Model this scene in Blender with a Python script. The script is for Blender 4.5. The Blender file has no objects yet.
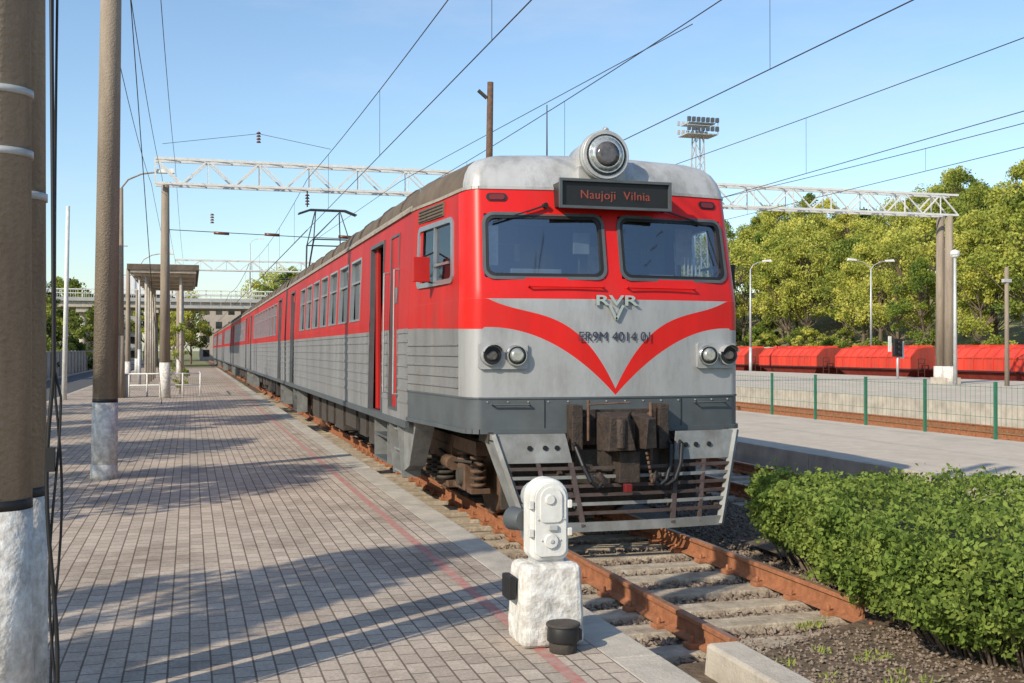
import bpy, bmesh, math, random
import numpy as np
import mathutils
from mathutils import Vector, Matrix
random.seed(7); rng=np.random.default_rng(7)
SC=bpy.context.scene
# ---------------------------------------------------------------- materials
def nt(name):
    m=bpy.data.materials.new(name); m.use_nodes=True
    t=m.node_tree; return m,t,t.nodes['Principled BSDF']
def ramp(t,stops):
    r=t.nodes.new('ShaderNodeValToRGB'); e=r.color_ramp.elements
    while len(e)<len(stops): e.new(0.5)
    for i,(p,c) in enumerate(stops):
        e[i].position=p; e[i].color=(c[0],c[1],c[2],1) if len(c)>2 else (c[0],)*3+(1,)
    return r
def mat(name,c,rough=.6,metal=0,var=.25,scale=3,bump=0,bscale=40,c2=None,detail=6,spec=None,streak=False,dirt=0,dscale=1.3):
    m,t,b=nt(name); N=t.nodes; L=t.links
    tc=N.new('ShaderNodeTexCoord'); no=N.new('ShaderNodeTexNoise')
    no.inputs['Scale'].default_value=scale; no.inputs['Detail'].default_value=detail; no.inputs['Roughness'].default_value=.65
    src=tc.outputs['Object']
    if streak:
        mp=N.new('ShaderNodeMapping'); mp.inputs['Scale'].default_value=(1,1,.12); L.new(src,mp.inputs[0]); L.new(mp.outputs[0],no.inputs[0])
    else: L.new(src,no.inputs[0])
    a=c2 if c2 else tuple(x*(1-var) for x in c)
    hi=c if c2 else tuple(min(1,x*(1+var*.6)) for x in c)
    r=ramp(t,[(.32,a),(.68,hi)]); L.new(no.outputs[0],r.inputs[0])
    out=r.outputs[0]
    if dirt:
        n2=N.new('ShaderNodeTexNoise'); n2.inputs['Scale'].default_value=dscale; n2.inputs['Detail'].default_value=10; n2.inputs['Roughness'].default_value=.75
        mp2=N.new('ShaderNodeMapping'); mp2.inputs['Scale'].default_value=(2,2,.7); L.new(src,mp2.inputs[0]); L.new(mp2.outputs[0],n2.inputs[0])
        r2=ramp(t,[(.48,(0,0,0)),(.75,(dirt,)*3)]); L.new(n2.outputs[0],r2.inputs[0])
        mx=N.new('ShaderNodeMixRGB'); mx.inputs[2].default_value=(.11,.09,.07,1); L.new(r2.outputs[0],mx.inputs[0]); L.new(out,mx.inputs[1]); out=mx.outputs[0]
    L.new(out,b.inputs['Base Color'])
    b.inputs['Roughness'].default_value=rough; b.inputs['Metallic'].default_value=metal
    if spec is not None: b.inputs['Specular IOR Level'].default_value=spec
    if bump:
        n3=N.new('ShaderNodeTexNoise'); n3.inputs['Scale'].default_value=bscale; n3.inputs['Detail'].default_value=5
        L.new(src,n3.inputs[0]); bp=N.new('ShaderNodeBump'); bp.inputs['Strength'].default_value=bump; bp.inputs['Distance'].default_value=.03
        L.new(n3.outputs[0],bp.inputs['Height']); L.new(bp.outputs[0],b.inputs['Normal'])
    return m
M={}
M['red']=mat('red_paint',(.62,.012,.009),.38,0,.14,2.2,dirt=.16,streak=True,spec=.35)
M['redside']=mat('red_paint_shaded_weathered',(.46,.014,.012),.5,0,.22,1.6,dirt=.35,streak=True,spec=.3)  # darker copy of the red: weaker side light put into the colour, plus grime
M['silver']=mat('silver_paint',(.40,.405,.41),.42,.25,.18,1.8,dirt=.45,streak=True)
M['silverside']=mat('silver_paint_shaded_weathered',(.27,.27,.275),.5,.25,.25,1.5,dirt=.6,streak=True)  # silver for the sides, shade painted into its tone along with real dirt
M['dgrey']=mat('dark_grey_paint',(.085,.10,.11),.5,.1,.2,3,dirt=.4)
M['cap']=mat('cap_paint',(.50,.50,.49),.42,.25,.18,2,dirt=.7)
M['roof']=mat('roof_paint',(.13,.10,.075),.9,0,.35,2.5,dirt=.5,bump=.15)
M['cream']=mat('cream_strip',(.33,.30,.25),.7,0,.25,5,dirt=.7)
M['under']=mat('underframe',(.055,.045,.038),.85,0,.4,8,bump=.3)
M['rust']=mat('rusty_steel',(.13,.075,.048),.85,.1,.45,9,bump=.3,bscale=60)
M['coupl']=mat('coupler_steel',(.085,.058,.045),.7,.35,.5,12,bump=.4,bscale=50,c2=(.03,.026,.024))
M['railrust']=mat('rail_rust',(.33,.13,.058),.85,0,.35,10,bump=.25,bscale=80)
M['railtop']=mat('rail_head_wear',(.36,.20,.13),.5,.4,.3,8)
M['black']=mat('black_rubber',(.012,.012,.013),.5,0,.2,5)
M['plow']=mat('plow_grey',(.23,.24,.24),.6,.1,.3,4,dirt=.7)
M['bar']=mat('plow_bar_brown',(.085,.062,.058),.7,.2,.35,9,dirt=.5)
M['white']=mat('white_paint',(.66,.66,.63),.6,0,.14,5,dirt=.35,bump=.06,dscale=4)
M['whitewash']=mat('whitewash',(.76,.75,.72),.85,0,.25,14,bump=.45,bscale=25,c2=(.42,.39,.35),dirt=.5,dscale=4)
M['alu']=mat('aluminium',(.5,.51,.52),.35,.8,.1,6)
M['chrome']=mat('chrome',(.7,.7,.7),.2,1,.05,6)
M['conc']=mat('concrete',(.47,.42,.35),.9,0,.25,2.5,bump=.3,bscale=50,dirt=.35)
M['concflat']=mat('platform_concrete',(.54,.47,.385),.95,0,.2,.8,bump=.2,bscale=50,dirt=.4,dscale=.4,spec=.1)
M['concpole']=mat('pole_concrete',(.29,.235,.18),.9,0,.32,4,bump=.4,bscale=35,streak=True,dirt=.3,dscale=3)
M['sleeper']=mat('sleeper_concrete',(.50,.43,.33),.9,0,.3,5,bump=.5,bscale=30,c2=(.24,.19,.14))
M['asph']=mat('asphalt',(.085,.085,.085),.9,0,.25,2,bump=.2)
M['soil']=mat('soil',(.17,.12,.075),1,0,.5,7,bump=1,bscale=22,c2=(.07,.048,.032))
M['stone']=mat('ballast_stones',(.30,.235,.18),.95,0,.5,25,c2=(.11,.08,.06))
M['ball']=mat('ballast',(.22,.165,.12),1,0,.5,30,bump=1,bscale=45,c2=(.08,.058,.042))
M['linered']=mat('red_line_paint',(.42,.13,.10),.8,0,.4,14,c2=(.38,.29,.25))
M['interior']=mat('cab_interior',(.16,.19,.21),.8,0,.3,2)
M['desk']=mat('cab_desk',(.05,.055,.06),.7,0,.2,3)
M['curtain']=mat('cab_curtain',(.45,.46,.46),.9,0,.2,8)
M['sidewin']=mat('coach_glass',(.018,.022,.026),.06,0,.5,1.2,spec=.8)
M['galv']=mat('galvanised_steel',(.50,.51,.51),.55,.3,.15,4)
M['wire']=mat('wire',(.05,.05,.055),.6,.2,.2,2)
M['pylon']=mat('white_steel',(.66,.66,.64),.6,.1,.15,4)
M['green']=mat('green_fence_paint',(.03,.15,.09),.6,0,.2,5)
M['yellow']=mat('yellow_rail',(.50,.38,.10),.5,0,.1,5)
M['wagonred']=mat('wagon_red',(.66,.055,.028),.6,0,.25,1,dirt=.35,streak=True)
M['wagonlow']=mat('wagon_red_darker',(.33,.04,.022),.8,0,.35,1.5,dirt=.5,streak=True)  # deeper red for the lower chutes and end faces
M['wagondark']=mat('wagon_dark',(.06,.016,.014),.8,0,.3,1)
M['brick']=mat('render_wall',(.42,.36,.30),.9,0,.15,1)
M['panelgrey']=mat('grey_wall',(.38,.38,.37),.9,0,.15,.5)
M['ceramic']=mat('ceramic_brown',(.14,.05,.03),.3,0,.2,5)
M['lampglass']=mat('lamp_glass',(.55,.57,.56),.12,.6,.3,30)
M['bark']=mat('bark',(.15,.11,.08),1,0,.35,4,bump=.4,bscale=10)
M['redlamp']=mat('red_lens',(.16,.02,.02),.3,0,.1,5)
M['greylens']=mat('grey_lens',(.12,.11,.11),.12,.2,.4,20)
M['letter']=mat('dark_lettering',(.035,.04,.07),.6,0,.1,5)
M['truckwhite']=mat('truck_white',(.7,.7,.7),.5,0,.1,1)
m,t,b=nt('led_text'); b.inputs['Base Color'].default_value=(.16,.04,.03,1); b.inputs['Emission Color'].default_value=(.8,.14,.07,1); b.inputs['Emission Strength'].default_value=.11; M['led']=m
m=bpy.data.materials.new('windscreen_glass'); m.use_nodes=True; t=m.node_tree; t.nodes.clear()
o=t.nodes.new('ShaderNodeOutputMaterial'); mx=t.nodes.new('ShaderNodeMixShader'); tr=t.nodes.new('ShaderNodeBsdfTransparent'); gl=t.nodes.new('ShaderNodeBsdfGlossy')
tr.inputs[0].default_value=(.74,.80,.82,1); gl.inputs['Roughness'].default_value=.03; gl.inputs['Color'].default_value=(.8,.85,.9,1); mx.inputs[0].default_value=.24
t.links.new(tr.outputs[0],mx.inputs[1]); t.links.new(gl.outputs[0],mx.inputs[2]); t.links.new(mx.outputs[0],o.inputs[0]); M['glass']=m
def leafmat(name,c1,c2,scale=.6,rv=.35):
    m=bpy.data.materials.new(name); m.use_nodes=True; t=m.node_tree; t.nodes.clear(); N=t.nodes; L=t.links
    o=N.new('ShaderNodeOutputMaterial'); mx=N.new('ShaderNodeMixShader'); d=N.new('ShaderNodeBsdfDiffuse'); tl=N.new('ShaderNodeBsdfTranslucent')
    tc=N.new('ShaderNodeTexCoord'); no=N.new('ShaderNodeTexNoise'); no.inputs['Scale'].default_value=scale; no.inputs['Detail'].default_value=4
    oi=N.new('ShaderNodeObjectInfo'); L.new(tc.outputs['Object'],no.inputs[0])
    ad=N.new('ShaderNodeMath'); ad.operation='MULTIPLY_ADD'; ad.inputs[1].default_value=rv; L.new(oi.outputs['Random'],ad.inputs[0]); 
    sb=N.new('ShaderNodeMath'); sb.operation='SUBTRACT'; sb.inputs[1].default_value=rv/2; L.new(no.outputs[0],sb.inputs[0]); L.new(sb.outputs[0],ad.inputs[2])
    r=ramp(t,[(.25,c1),(.75,c2)]); L.new(ad.outputs[0],r.inputs[0])
    L.new(r.outputs[0],d.inputs[0]); L.new(r.outputs[0],tl.inputs[0]); mx.inputs[0].default_value=.4
    L.new(d.outputs[0],mx.inputs[1]); L.new(tl.outputs[0],mx.inputs[2]); L.new(mx.outputs[0],o.inputs[0]); return m
M['leafA']=leafmat('leaf_light',(.23,.29,.055),(.58,.56,.13),.35,.7)
M['leafB']=leafmat('leaf_mid',(.13,.19,.045),(.40,.42,.09),.35,.7)
M['leafD']=leafmat('leaf_dark',(.06,.09,.025),(.15,.18,.045),.35)
M['hedgeA']=leafmat('hedge_leaf',(.20,.28,.06),(.42,.47,.12),2.5)
M['hedgeB']=leafmat('hedge_leaf_dark',(.10,.15,.035),(.23,.29,.07),2.5)
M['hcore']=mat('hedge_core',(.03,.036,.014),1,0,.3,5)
def paver():
    m,t,b=nt('brick_paving'); N=t.nodes; L=t.links
    tc=N.new('ShaderNodeTexCoord'); mp=N.new('ShaderNodeMapping'); mp.inputs['Rotation'].default_value=(0,0,math.radians(90))
    L.new(tc.outputs['Object'],mp.inputs[0]); br=N.new('ShaderNodeTexBrick'); L.new(mp.outputs[0],br.inputs[0])
    br.inputs['Scale'].default_value=1; br.inputs['Brick Width'].default_value=.21; br.inputs['Row Height'].default_value=.125
    br.inputs['Mortar Size'].default_value=.007; br.inputs['Mortar Smooth'].default_value=.3; br.inputs['Bias'].default_value=0
    br.inputs['Color1'].default_value=(.41,.345,.29,1); br.inputs['Color2'].default_value=(.54,.46,.385,1); br.inputs['Mortar'].default_value=(.19,.15,.12,1)
    no=N.new('ShaderNodeTexNoise'); no.inputs['Scale'].default_value=.8; no.inputs['Detail'].default_value=10; no.inputs['Roughness'].default_value=.72; L.new(tc.outputs['Object'],no.inputs[0])
    r=ramp(t,[(.32,(.60,.58,.55)),(.5,(.93,.92,.90)),(.7,(1.05,1.03,1.0))]); L.new(no.outputs[0],r.inputs[0])
    mx=N.new('ShaderNodeMixRGB'); mx.blend_type='MULTIPLY'; mx.inputs[0].default_value=1; L.new(br.outputs[0],mx.inputs[1]); L.new(r.outputs[0],mx.inputs[2])
    n2=N.new('ShaderNodeTexNoise'); n2.inputs['Scale'].default_value=60; n2.inputs['Detail'].default_value=4; L.new(tc.outputs['Object'],n2.inputs[0])
    r2=ramp(t,[(.3,(.78,.78,.78)),(.7,(1.12,1.12,1.12))]); L.new(n2.outputs[0],r2.inputs[0])
    m2=N.new('ShaderNodeMixRGB'); m2.blend_type='MULTIPLY'; m2.inputs[0].default_value=1; L.new(mx.outputs[0],m2.inputs[1]); L.new(r2.outputs[0],m2.inputs[2])
    L.new(m2.outputs[0],b.inputs['Base Color']); b.inputs['Roughness'].default_value=.95; b.inputs['Specular IOR Level'].default_value=.15
    bp=N.new('ShaderNodeBump'); bp.inputs['Strength'].default_value=.5; bp.inputs['Distance'].default_value=.008; bp.invert=True
    L.new(br.outputs['Fac'],bp.inputs['Height']); L.new(bp.outputs[0],b.inputs['Normal']); return m
M['paver']=paver()
def groundmat():
    m,t,b=nt('ground'); N=t.nodes; L=t.links
    tc=N.new('ShaderNodeTexCoord'); no=N.new('ShaderNodeTexNoise'); no.inputs['Scale'].default_value=.25; no.inputs['Detail'].default_value=12; no.inputs['Roughness'].default_value=.75; L.new(tc.outputs['Object'],no.inputs[0])
    r=ramp(t,[(.35,(.22,.17,.11)),(.5,(.20,.19,.08)),(.65,(.24,.28,.08))]); L.new(no.outputs[0],r.inputs[0]); L.new(r.outputs[0],b.inputs['Base Color']); b.inputs['Roughness'].default_value=1
    n3=N.new('ShaderNodeTexNoise'); n3.inputs['Scale'].default_value=9; n3.inputs['Detail'].default_value=8; L.new(tc.outputs['Object'],n3.inputs[0])
    bp=N.new('ShaderNodeBump'); bp.inputs['Distance'].default_value=.1; L.new(n3.outputs[0],bp.inputs['Height']); L.new(bp.outputs[0],b.inputs['Normal']); return m
M['ground']=groundmat()
# ---------------------------------------------------------------- mesh builder
class MB:
    def __init__(s): s.v=[]; s.f=[]; s.m=[]; s.mats=[]; s.sm=[]
    def mi(s,k):
        if k not in s.mats: s.mats.append(k)
        return s.mats.index(k)
    def face(s,pts,k,smooth=False):
        i=len(s.v); s.v+= [tuple(p) for p in pts]; s.f.append(tuple(range(i,i+len(pts)))); s.m.append(s.mi(k)); s.sm.append(smooth)
    def hexa(s,p,k):
        i=len(s.v); s.v+=[tuple(q) for q in p]
        for f in ((0,3,2,1),(4,5,6,7),(0,1,5,4),(1,2,6,5),(2,3,7,6),(3,0,4,7)):
            s.f.append(tuple(i+a for a in f)); s.m.append(s.mi(k)); s.sm.append(False)
    def box(s,x0,x1,y0,y1,z0,z1,k):
        s.hexa([(x0,y0,z0),(x1,y0,z0),(x1,y1,z0),(x0,y1,z0),(x0,y0,z1),(x1,y0,z1),(x1,y1,z1),(x0,y1,z1)],k)
    def beam(s,a,b,w,h,k):
        a=Vector(a); b=Vector(b); d=(b-a).normalized(); up=Vector((0,0,1)) if abs(d.z)<.95 else Vector((0,1,0))
        r=d.cross(up).normalized()*w/2; u=r.cross(d).normalized()*h/2
        s.hexa([a-r-u,a+r-u,b+r-u,b-r-u,a-r+u,a+r+u,b+r+u,b-r+u],k)
    def cyl(s,a,b,r0,r1=None,n=12,k='conc',caps=True):
        if r1 is None: r1=r0
        a=Vector(a); b=Vector(b); d=(b-a).normalized(); up=Vector((0,0,1)) if abs(d.z)<.95 else Vector((1,0,0))
        x=d.cross(up).normalized(); y=d.cross(x).normalized(); i=len(s.v)
        for c,r in ((a,r0),(b,r1)):
            for j in range(n):
                t=2*math.pi*j/n; s.v.append(tuple(c+x*math.cos(t)*r+y*math.sin(t)*r))
        mi=s.mi(k)
        for j in range(n):
            s.f.append((i+j,i+(j+1)%n,i+n+(j+1)%n,i+n+j)); s.m.append(mi); s.sm.append(True)
        if caps:
            s.f.append(tuple(i+j for j in range(n))[::-1]); s.m.append(mi); s.sm.append(False)
            s.f.append(tuple(i+n+j for j in range(n))); s.m.append(mi); s.sm.append(False)
    def tube(s,pts,r,k,n=6):
        for a,b in zip(pts[:-1],pts[1:]): s.cyl(a,b,r,r,n,k,caps=False)
    def grid(s,rows,matf,smooth=True,hole=None,k=None):
        i=len(s.v); nc=len(rows[0])
        for r in rows: s.v+=[tuple(p) for p in r]
        for a in range(len(rows)-1):
            for b in range(nc-1):
                if hole and hole(a,b): continue
                s.f.append((i+a*nc+b,i+a*nc+b+1,i+(a+1)*nc+b+1,i+(a+1)*nc+b)); s.m.append(s.mi(matf(a,b))); s.sm.append(smooth)
    def extr(s,outline,y0,y1,k):
        n=len(outline)
        s.face([(x,y0,z) for x,z in outline],k); s.face([(x,y1,z) for x,z in outline][::-1],k)
        for j in range(n):
            a=outline[j]; b=outline[(j+1)%n]; s.face([(a[0],y0,a[1]),(a[0],y1,a[1]),(b[0],y1,b[1]),(b[0],y0,b[1])],k)
    def obj(s,name,parent=None,bevel=0,fix=True,loc=None):
        me=bpy.data.meshes.new(name); me.from_pydata(s.v,[],s.f)
        for k in s.mats: me.materials.append(M[k])
        me.polygons.foreach_set('material_index',s.m); me.polygons.foreach_set('use_smooth',s.sm); me.update()
        if fix:
            bm=bmesh.new(); bm.from_mesh(me)
            if fix=='weld' or bevel: bmesh.ops.remove_doubles(bm,verts=bm.verts,dist=1e-5)
            bmesh.ops.recalc_face_normals(bm,faces=bm.faces); bm.to_mesh(me); bm.free()
        o=bpy.data.objects.new(name,me); SC.collection.objects.link(o)
        if parent: o.parent=parent
        if bevel:
            b=o.modifiers.new('bevel','BEVEL'); b.width=bevel; b.segments=2; b.limit_method='ANGLE'
        return o
def empty(name,loc=(0,0,0)):
    e=bpy.data.objects.new(name,None); SC.collection.objects.link(e); e.empty_display_size=.5; return e
# ---------------------------------------------------------------- world, sun, camera
EL=math.radians(32); hx,hy=.835,.55
n=math.hypot(hx,hy); hx/=n; hy/=n
w=bpy.data.worlds.new("World"); SC.world=w; w.use_nodes=True; t=w.node_tree
sky=t.nodes.new('ShaderNodeTexSky'); sky.sky_type='NISHITA'; sky.sun_disc=False; sky.sun_elevation=EL; sky.sun_rotation=math.atan2(-hx,-hy)%(2*math.pi)
sky.altitude=0; sky.air_density=1.1; sky.dust_density=.7; sky.ozone_density=1.9
g_=t.nodes.new('ShaderNodeMixRGB'); g_.blend_type='MULTIPLY'; g_.inputs[0].default_value=1; g_.inputs[2].default_value=(1.10,1.18,1.24,1)
t.links.new(sky.outputs[0],g_.inputs[1])
# thin high cloud
tc=t.nodes.new('ShaderNodeTexCoord'); mp=t.nodes.new('ShaderNodeMapping'); mp.inputs['Scale'].default_value=(1.2,1.2,4.5); mp.inputs['Location'].default_value=(.3,.1,0)
no=t.nodes.new('ShaderNodeTexNoise'); no.inputs['Scale'].default_value=2.2; no.inputs['Detail'].default_value=8; no.inputs['Roughness'].default_value=.6
rr_=ramp(t,[(.52,(0,0,0)),(.85,(.38,.38,.38))]); t.links.new(tc.outputs['Generated'],mp.inputs[0]); t.links.new(mp.outputs[0],no.inputs[0]); t.links.new(no.outputs[0],rr_.inputs[0])
cm_=t.nodes.new('ShaderNodeMixRGB'); cm_.inputs[2].default_value=(5.6,5.9,6.2,1); t.links.new(rr_.outputs[0],cm_.inputs[0]); t.links.new(g_.outputs[0],cm_.inputs[1])
t.links.new(cm_.outputs[0],t.nodes['Background'].inputs[0]); t.nodes['Background'].inputs[1].default_value=.15
sl=bpy.data.lights.new('sun','SUN'); sl.energy=5.0; sl.angle=math.radians(.5); sl.color=(1,.90,.73)
so=bpy.data.objects.new('sun',sl); SC.collection.objects.link(so)
d=Vector((hx*math.cos(EL),hy*math.cos(EL),-math.sin(EL))); so.rotation_euler=d.to_track_quat('-Z','Y').to_euler()
cam=bpy.data.cameras.new('camera'); co=bpy.data.objects.new('camera',cam); SC.collection.objects.link(co); SC.camera=co
cam.lens=36*1100/1024; cam.sensor_width=36; cam.clip_end=3000; cam.clip_start=.05
co.location=(0,0,2.1); co.rotation_euler=(math.radians(90+.44),0,math.radians(-16.3))
SC.view_settings.view_transform='Standard'; SC.view_settings.look='None'; SC.view_settings.exposure=0
# ---------------------------------------------------------------- ground
def ss(x): x=max(0,min(1,x)); return x*x*(3-2*x)
def gz(x,y):
    z=-.26
    if x>42.3: z-= 1.1*ss((x-42.3)/1.2)
    if x>54: z+= 1.8*ss((x-54)/8)
    z+= 11*ss((x-62)/52)+ 2.5*ss((y-95)/80)*ss((x-58)/30)
    return z
xs=[-900,-300,-120,-60,-30,-13,0,12,25,41,42.3,42.7,43.1,43.5,46,50,54]+list(range(56,140,4))+[160,200,300,500,1200]
ys=[-200,-60,0,30]+list(range(40,300,10))+[350,450,700,2400]
g=MB(); rows=[[(x,y,gz(x,y)) for x in xs] for y in ys]; g.grid(rows,lambda a,b:'ground'); g.obj('ground',fix=False)
b=MB()
for (x0,x1,y0,y1) in ((2.9,11,7.3,420),(6.2,11,-30,7.3),(17.2,23.4,-30,420)): 
    b.face([(x0,y0,-.245),(x1,y0,-.245),(x1,y1,-.245),(x0,y1,-.245)],'ball')
b.face([(43.6,-30,gz(45,0)+.01),(54,-30,gz(45,0)+.01),(54,420,gz(45,0)+.01),(43.6,420,gz(45,0)+.01)],'ball')
b.obj('ballast_bed',fix=False)
s=MB(); s.face([(3.85,-8,-.12),(16,-8,-.12),(16,10.9,-.12),(6.15,11.6,-.12),(6.1,8.3,-.12),(3.85,7.15,-.12)],'soil'); s.face([(2.8,-8,-.2),(3.86,-8,-.2),(3.86,7.4,-.2),(2.8,7.4,-.2)],'soil'); s.obj('soil_bed',fix=False)
r=MB(); r.face([(-5.2,-40,-.02),(-9.4,-40,-.02),(-9.4,300,-.02),(-5.2,300,-.02)][::-1],'asph'); r.obj('road',fix=False)
k=MB(); k.box(-5.2,-5.0,-40,120,-.26,.17,'conc'); k.box(-9.6,-9.4,-40,200,-.26,.1,'conc'); k.obj('kerb',bevel=.02)
p=MB(); p.box(-5.0,2.50,-12,125,-.3,.19,'paver'); p.obj('platform_paving')
p=MB()
for i in range(0,60): p.box(2.505,2.83,-12+i*2.3,-12+i*2.3+2.285,-.3,.188+random.uniform(-.004,.004),'conc')
p.obj('platform_edge',bevel=.012)
p=MB(); p.face([(2.10,-12,.194),(2.185,-12,.194),(2.185,125,.194),(2.10,125,.194)],'linered'); p.obj('platform_red_line',fix=False)
p=MB(); p.box(11.05,16.6,11.9,230,-.3,.19,'concflat'); 
for i in range(40): p.box(10.9,11.045,11.9+i*3,11.9+i*3+2.98,-.24,.20,'conc')
p.obj('island_platform',bevel=.01)
p=MB(); p.box(23.7,42.2,-30,260,-.3,.45,'concflat'); 
for i in range(80): p.box(23.5,23.695,-30+i*3.2,-30+i*3.2+3.17,-.3,.46,'conc')
p.obj('freight_platform',bevel=.01)
# ---------------------------------------------------------------- tracks
railprof=[(-.075,-.18),(.075,-.18),(.075,-.165),(.012,-.145),(.012,-.045),(.036,-.035),(.036,-.004),(.028,0),(-.028,0),(-.036,-.004),(-.036,-.035),(-.012,-.045),(-.012,-.145),(-.075,-.165)]
def track(name,cx,starts,y1,sl0,sl1,dz=0,step=.62):
    e=empty(name); r=MB()
    for sgn,y0 in zip((-1,1),starts):
        x=cx+sgn*.795; n=len(railprof)
        r.face([(x+a,y0,z+dz) for a,z in railprof],'railrust')
        for j in range(n):
            a=railprof[j]; bb=railprof[(j+1)%n]; kk='railtop' if j==7 else 'railrust'
            r.face([(x+a[0],y0,a[1]+dz),(x+a[0],y1,a[1]+dz),(x+bb[0],y1,bb[1]+dz),(x+bb[0],y0,bb[1]+dz)],kk)
    r.obj('rails',e)
    s=MB(); y=sl0; rr=random.Random(3)
    while y<sl1:
        o=rr.uniform(-.03,.03); a=rr.uniform(-.02,.02); h=rr.uniform(0,.015)
        s.hexa([(cx-1.33,y-.16+o-a,-.3+dz),(cx+1.33,y-.16+o+a,-.3+dz),(cx+1.33,y+.16+o+a,-.3+dz),(cx-1.33,y+.16+o-a,-.3+dz),
                (cx-1.30,y-.14+o-a,-.185-h+dz),(cx+1.30,y-.14+o+a,-.185-h+dz),(cx+1.30,y+.14+o+a,-.185-h+dz),(cx-1.30,y+.14+o-a,-.185-h+dz)],'sleeper')
        if y<26:
            for sgn in (-1,1):
                for q in (-1,1):
                    x=cx+sgn*.795+q*.1; s.box(x-.05,x+.05,y-.06,y+.06,-.195+dz,-.150+dz,'railrust'); s.cyl((x,y,-.16+dz),(x,y,-.10+dz),.02,.02,6,'railrust')
        y+=step
    s.obj('sleepers',e,bevel=.012 if cx<5 else 0)
track('railway_track',4.6,(7.25,8.0),400,7.75,60)
track('railway_track',9.1,(-30,-30),400,8,60)
track('railway_track',20.6,(-30,-30),400,10,90)
track('railway_track',48.0,(30,30),300,40,120,dz=-1.0)
def stones(name,n,boxes,size,z,k='stone'):
    base=np.array([(1,0,0),(-1,0,0),(0,1,0),(0,-1,0),(0,0,1),(0,0,-1)],float)
    fc=[(0,2,4),(2,1,4),(1,3,4),(3,0,4),(2,0,5),(1,2,5),(3,1,5),(0,3,5)]
    V=[];F=[]
    areas=[(b[1]-b[0])*(b[3]-b[2]) for b in boxes]; tot=sum(areas)
    for bx,ar in zip(boxes,areas):
        for i in range(int(n*ar/tot)):
            c=np.array((rng.uniform(bx[0],bx[1]),rng.uniform(bx[2],bx[3]),z+rng.uniform(-.01,.02)))
            q=base*(size*rng.uniform(.6,1.4,3))+rng.normal(0,size*.25,(6,3)); th=rng.uniform(0,6.28); cs,sn=math.cos(th),math.sin(th)
            q=np.stack([q[:,0]*cs-q[:,1]*sn,q[:,0]*sn+q[:,1]*cs,q[:,2]*.8],1)+c
            i0=len(V); V+=q.tolist(); F+=[tuple(i0+a for a in f) for f in fc]
    me=bpy.data.meshes.new(name); me.from_pydata(V,[],F); me.materials.append(M[k]); o=bpy.data.objects.new(name,me); SC.collection.objects.link(o)
stones('ballast_stones',16000,[(2.9,6.6,7.4,13.5),(6.6,8.2,10.5,20)],.025,-.236)
stones('soil_debris',3500,[(3.9,6.0,4.5,7.6)],.014,-.118,'stone')
cb=MB(); cb.hexa([(3.50,3.5,-.3),(3.80,3.5,-.3),(3.80,7.15,-.3),(3.50,7.15,-.3),(3.52,3.5,.0),(3.78,3.5,.0),(3.78,7.13,.02),(3.52,7.13,.02)],'conc'); cb.obj('concrete_kerb_beam',bevel=.025)
# ---------------------------------------------------------------- TRAIN
CX=4.57; TR=empty('passenger_train')
HW=1.85; ZE=3.92
def sc(z): return 1-.032*max(0,(z-2.5)/1.4)
def rk(z): return .20*max(0,z-2.68)
def Yf(u): return 11.5+.065*u*u
def P(u,z,off=0): return (CX+u*sc(z),Yf(u)+rk(z)-off,z)
corner=[(1.59,11.70),(1.635,11.77),(1.66,11.88),(1.675,12.05),(1.69,12.3),(1.72,12.75),(1.76,13.2),(1.80,13.55),(1.83,13.85),(1.85,14.15)]
def pt(o,z,d=0):
    u,y=o; wgt=max(0,1-(y-11.8)/2.3) if y>11.8 else 1
    return (CX+u*sc(z)*(1-d/1.82), y+rk(z)*wgt+min(d,1.5)*.55*wgt, z)
lo_u=[0,.26,.59,1.02,1.62]; lo_z=[1.60,1.84,2.10,2.285,2.34]
hi_u=[0,.13,.42,.85,1.45]; hi_z=[1.66,1.92,2.25,2.49,2.665]
cl=np.polyfit(lo_u,lo_z,3); ch=np.polyfit(hi_u,hi_z,3)
def zlo(u): u=abs(u); return float(np.polyval(cl,u)) if u<1.5 else 2.33
def zhi(u): u=abs(u); return min(2.665,float(np.polyval(ch,u))) if u<1.45 else 2.665
shell=MB()
def finecol():
    us=sorted(set([round(i*.03,3) for i in range(0,51)]+[.1,1.48,1.53]))
    h=[(u,Yf(u)) for u in us]+corner; return [(-u,y) for u,y in h[::-1]]+h[1:]
fo=finecol()
def col(o):
    u,y=o; front_=abs(u)<1.54
    if front_: zl=zlo(u); zh=max(zl+.001,zhi(u))
    else: zl=2.33+.04*min(1,(y-11.7)/2); zh=2.665
    zs=[1.20,1.40,1.57]; zs+= [1.57+(zl-1.57)*q for q in (.33,.66,1)]; zs+=[zl+(zh-zl)*q for q in (.5,1)]; zs+=[max(zh+.0005,2.6655),2.78,2.9]
    return zs
cols=[col(o) for o in fo]
rows=[[pt(o,cz[i]) for o,cz in zip(fo,cols)] for i in range(len(cols[0]))]
def ys_(b): return (fo[b][1]+fo[b+1][1])/2>12.1
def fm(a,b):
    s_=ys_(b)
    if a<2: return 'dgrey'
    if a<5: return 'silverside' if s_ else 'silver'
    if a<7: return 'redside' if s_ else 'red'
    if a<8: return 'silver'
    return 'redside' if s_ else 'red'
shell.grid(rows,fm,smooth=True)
zr=[2.9,3.08,3.26,3.44,3.62,3.76,ZE]
rows=[[pt(o,z) for o in fo] for z in zr]
def hole(a,b):
    z=(zr[a]+zr[a+1])/2; u=(fo[b][0]+fo[b+1][0])/2; y=(fo[b][1]+fo[b+1][1])/2
    if z<3.62 and .1<abs(u)<1.48 and y<11.69: return True
    if z<3.62 and 12.3<y<13.7: return True
    return False
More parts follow.
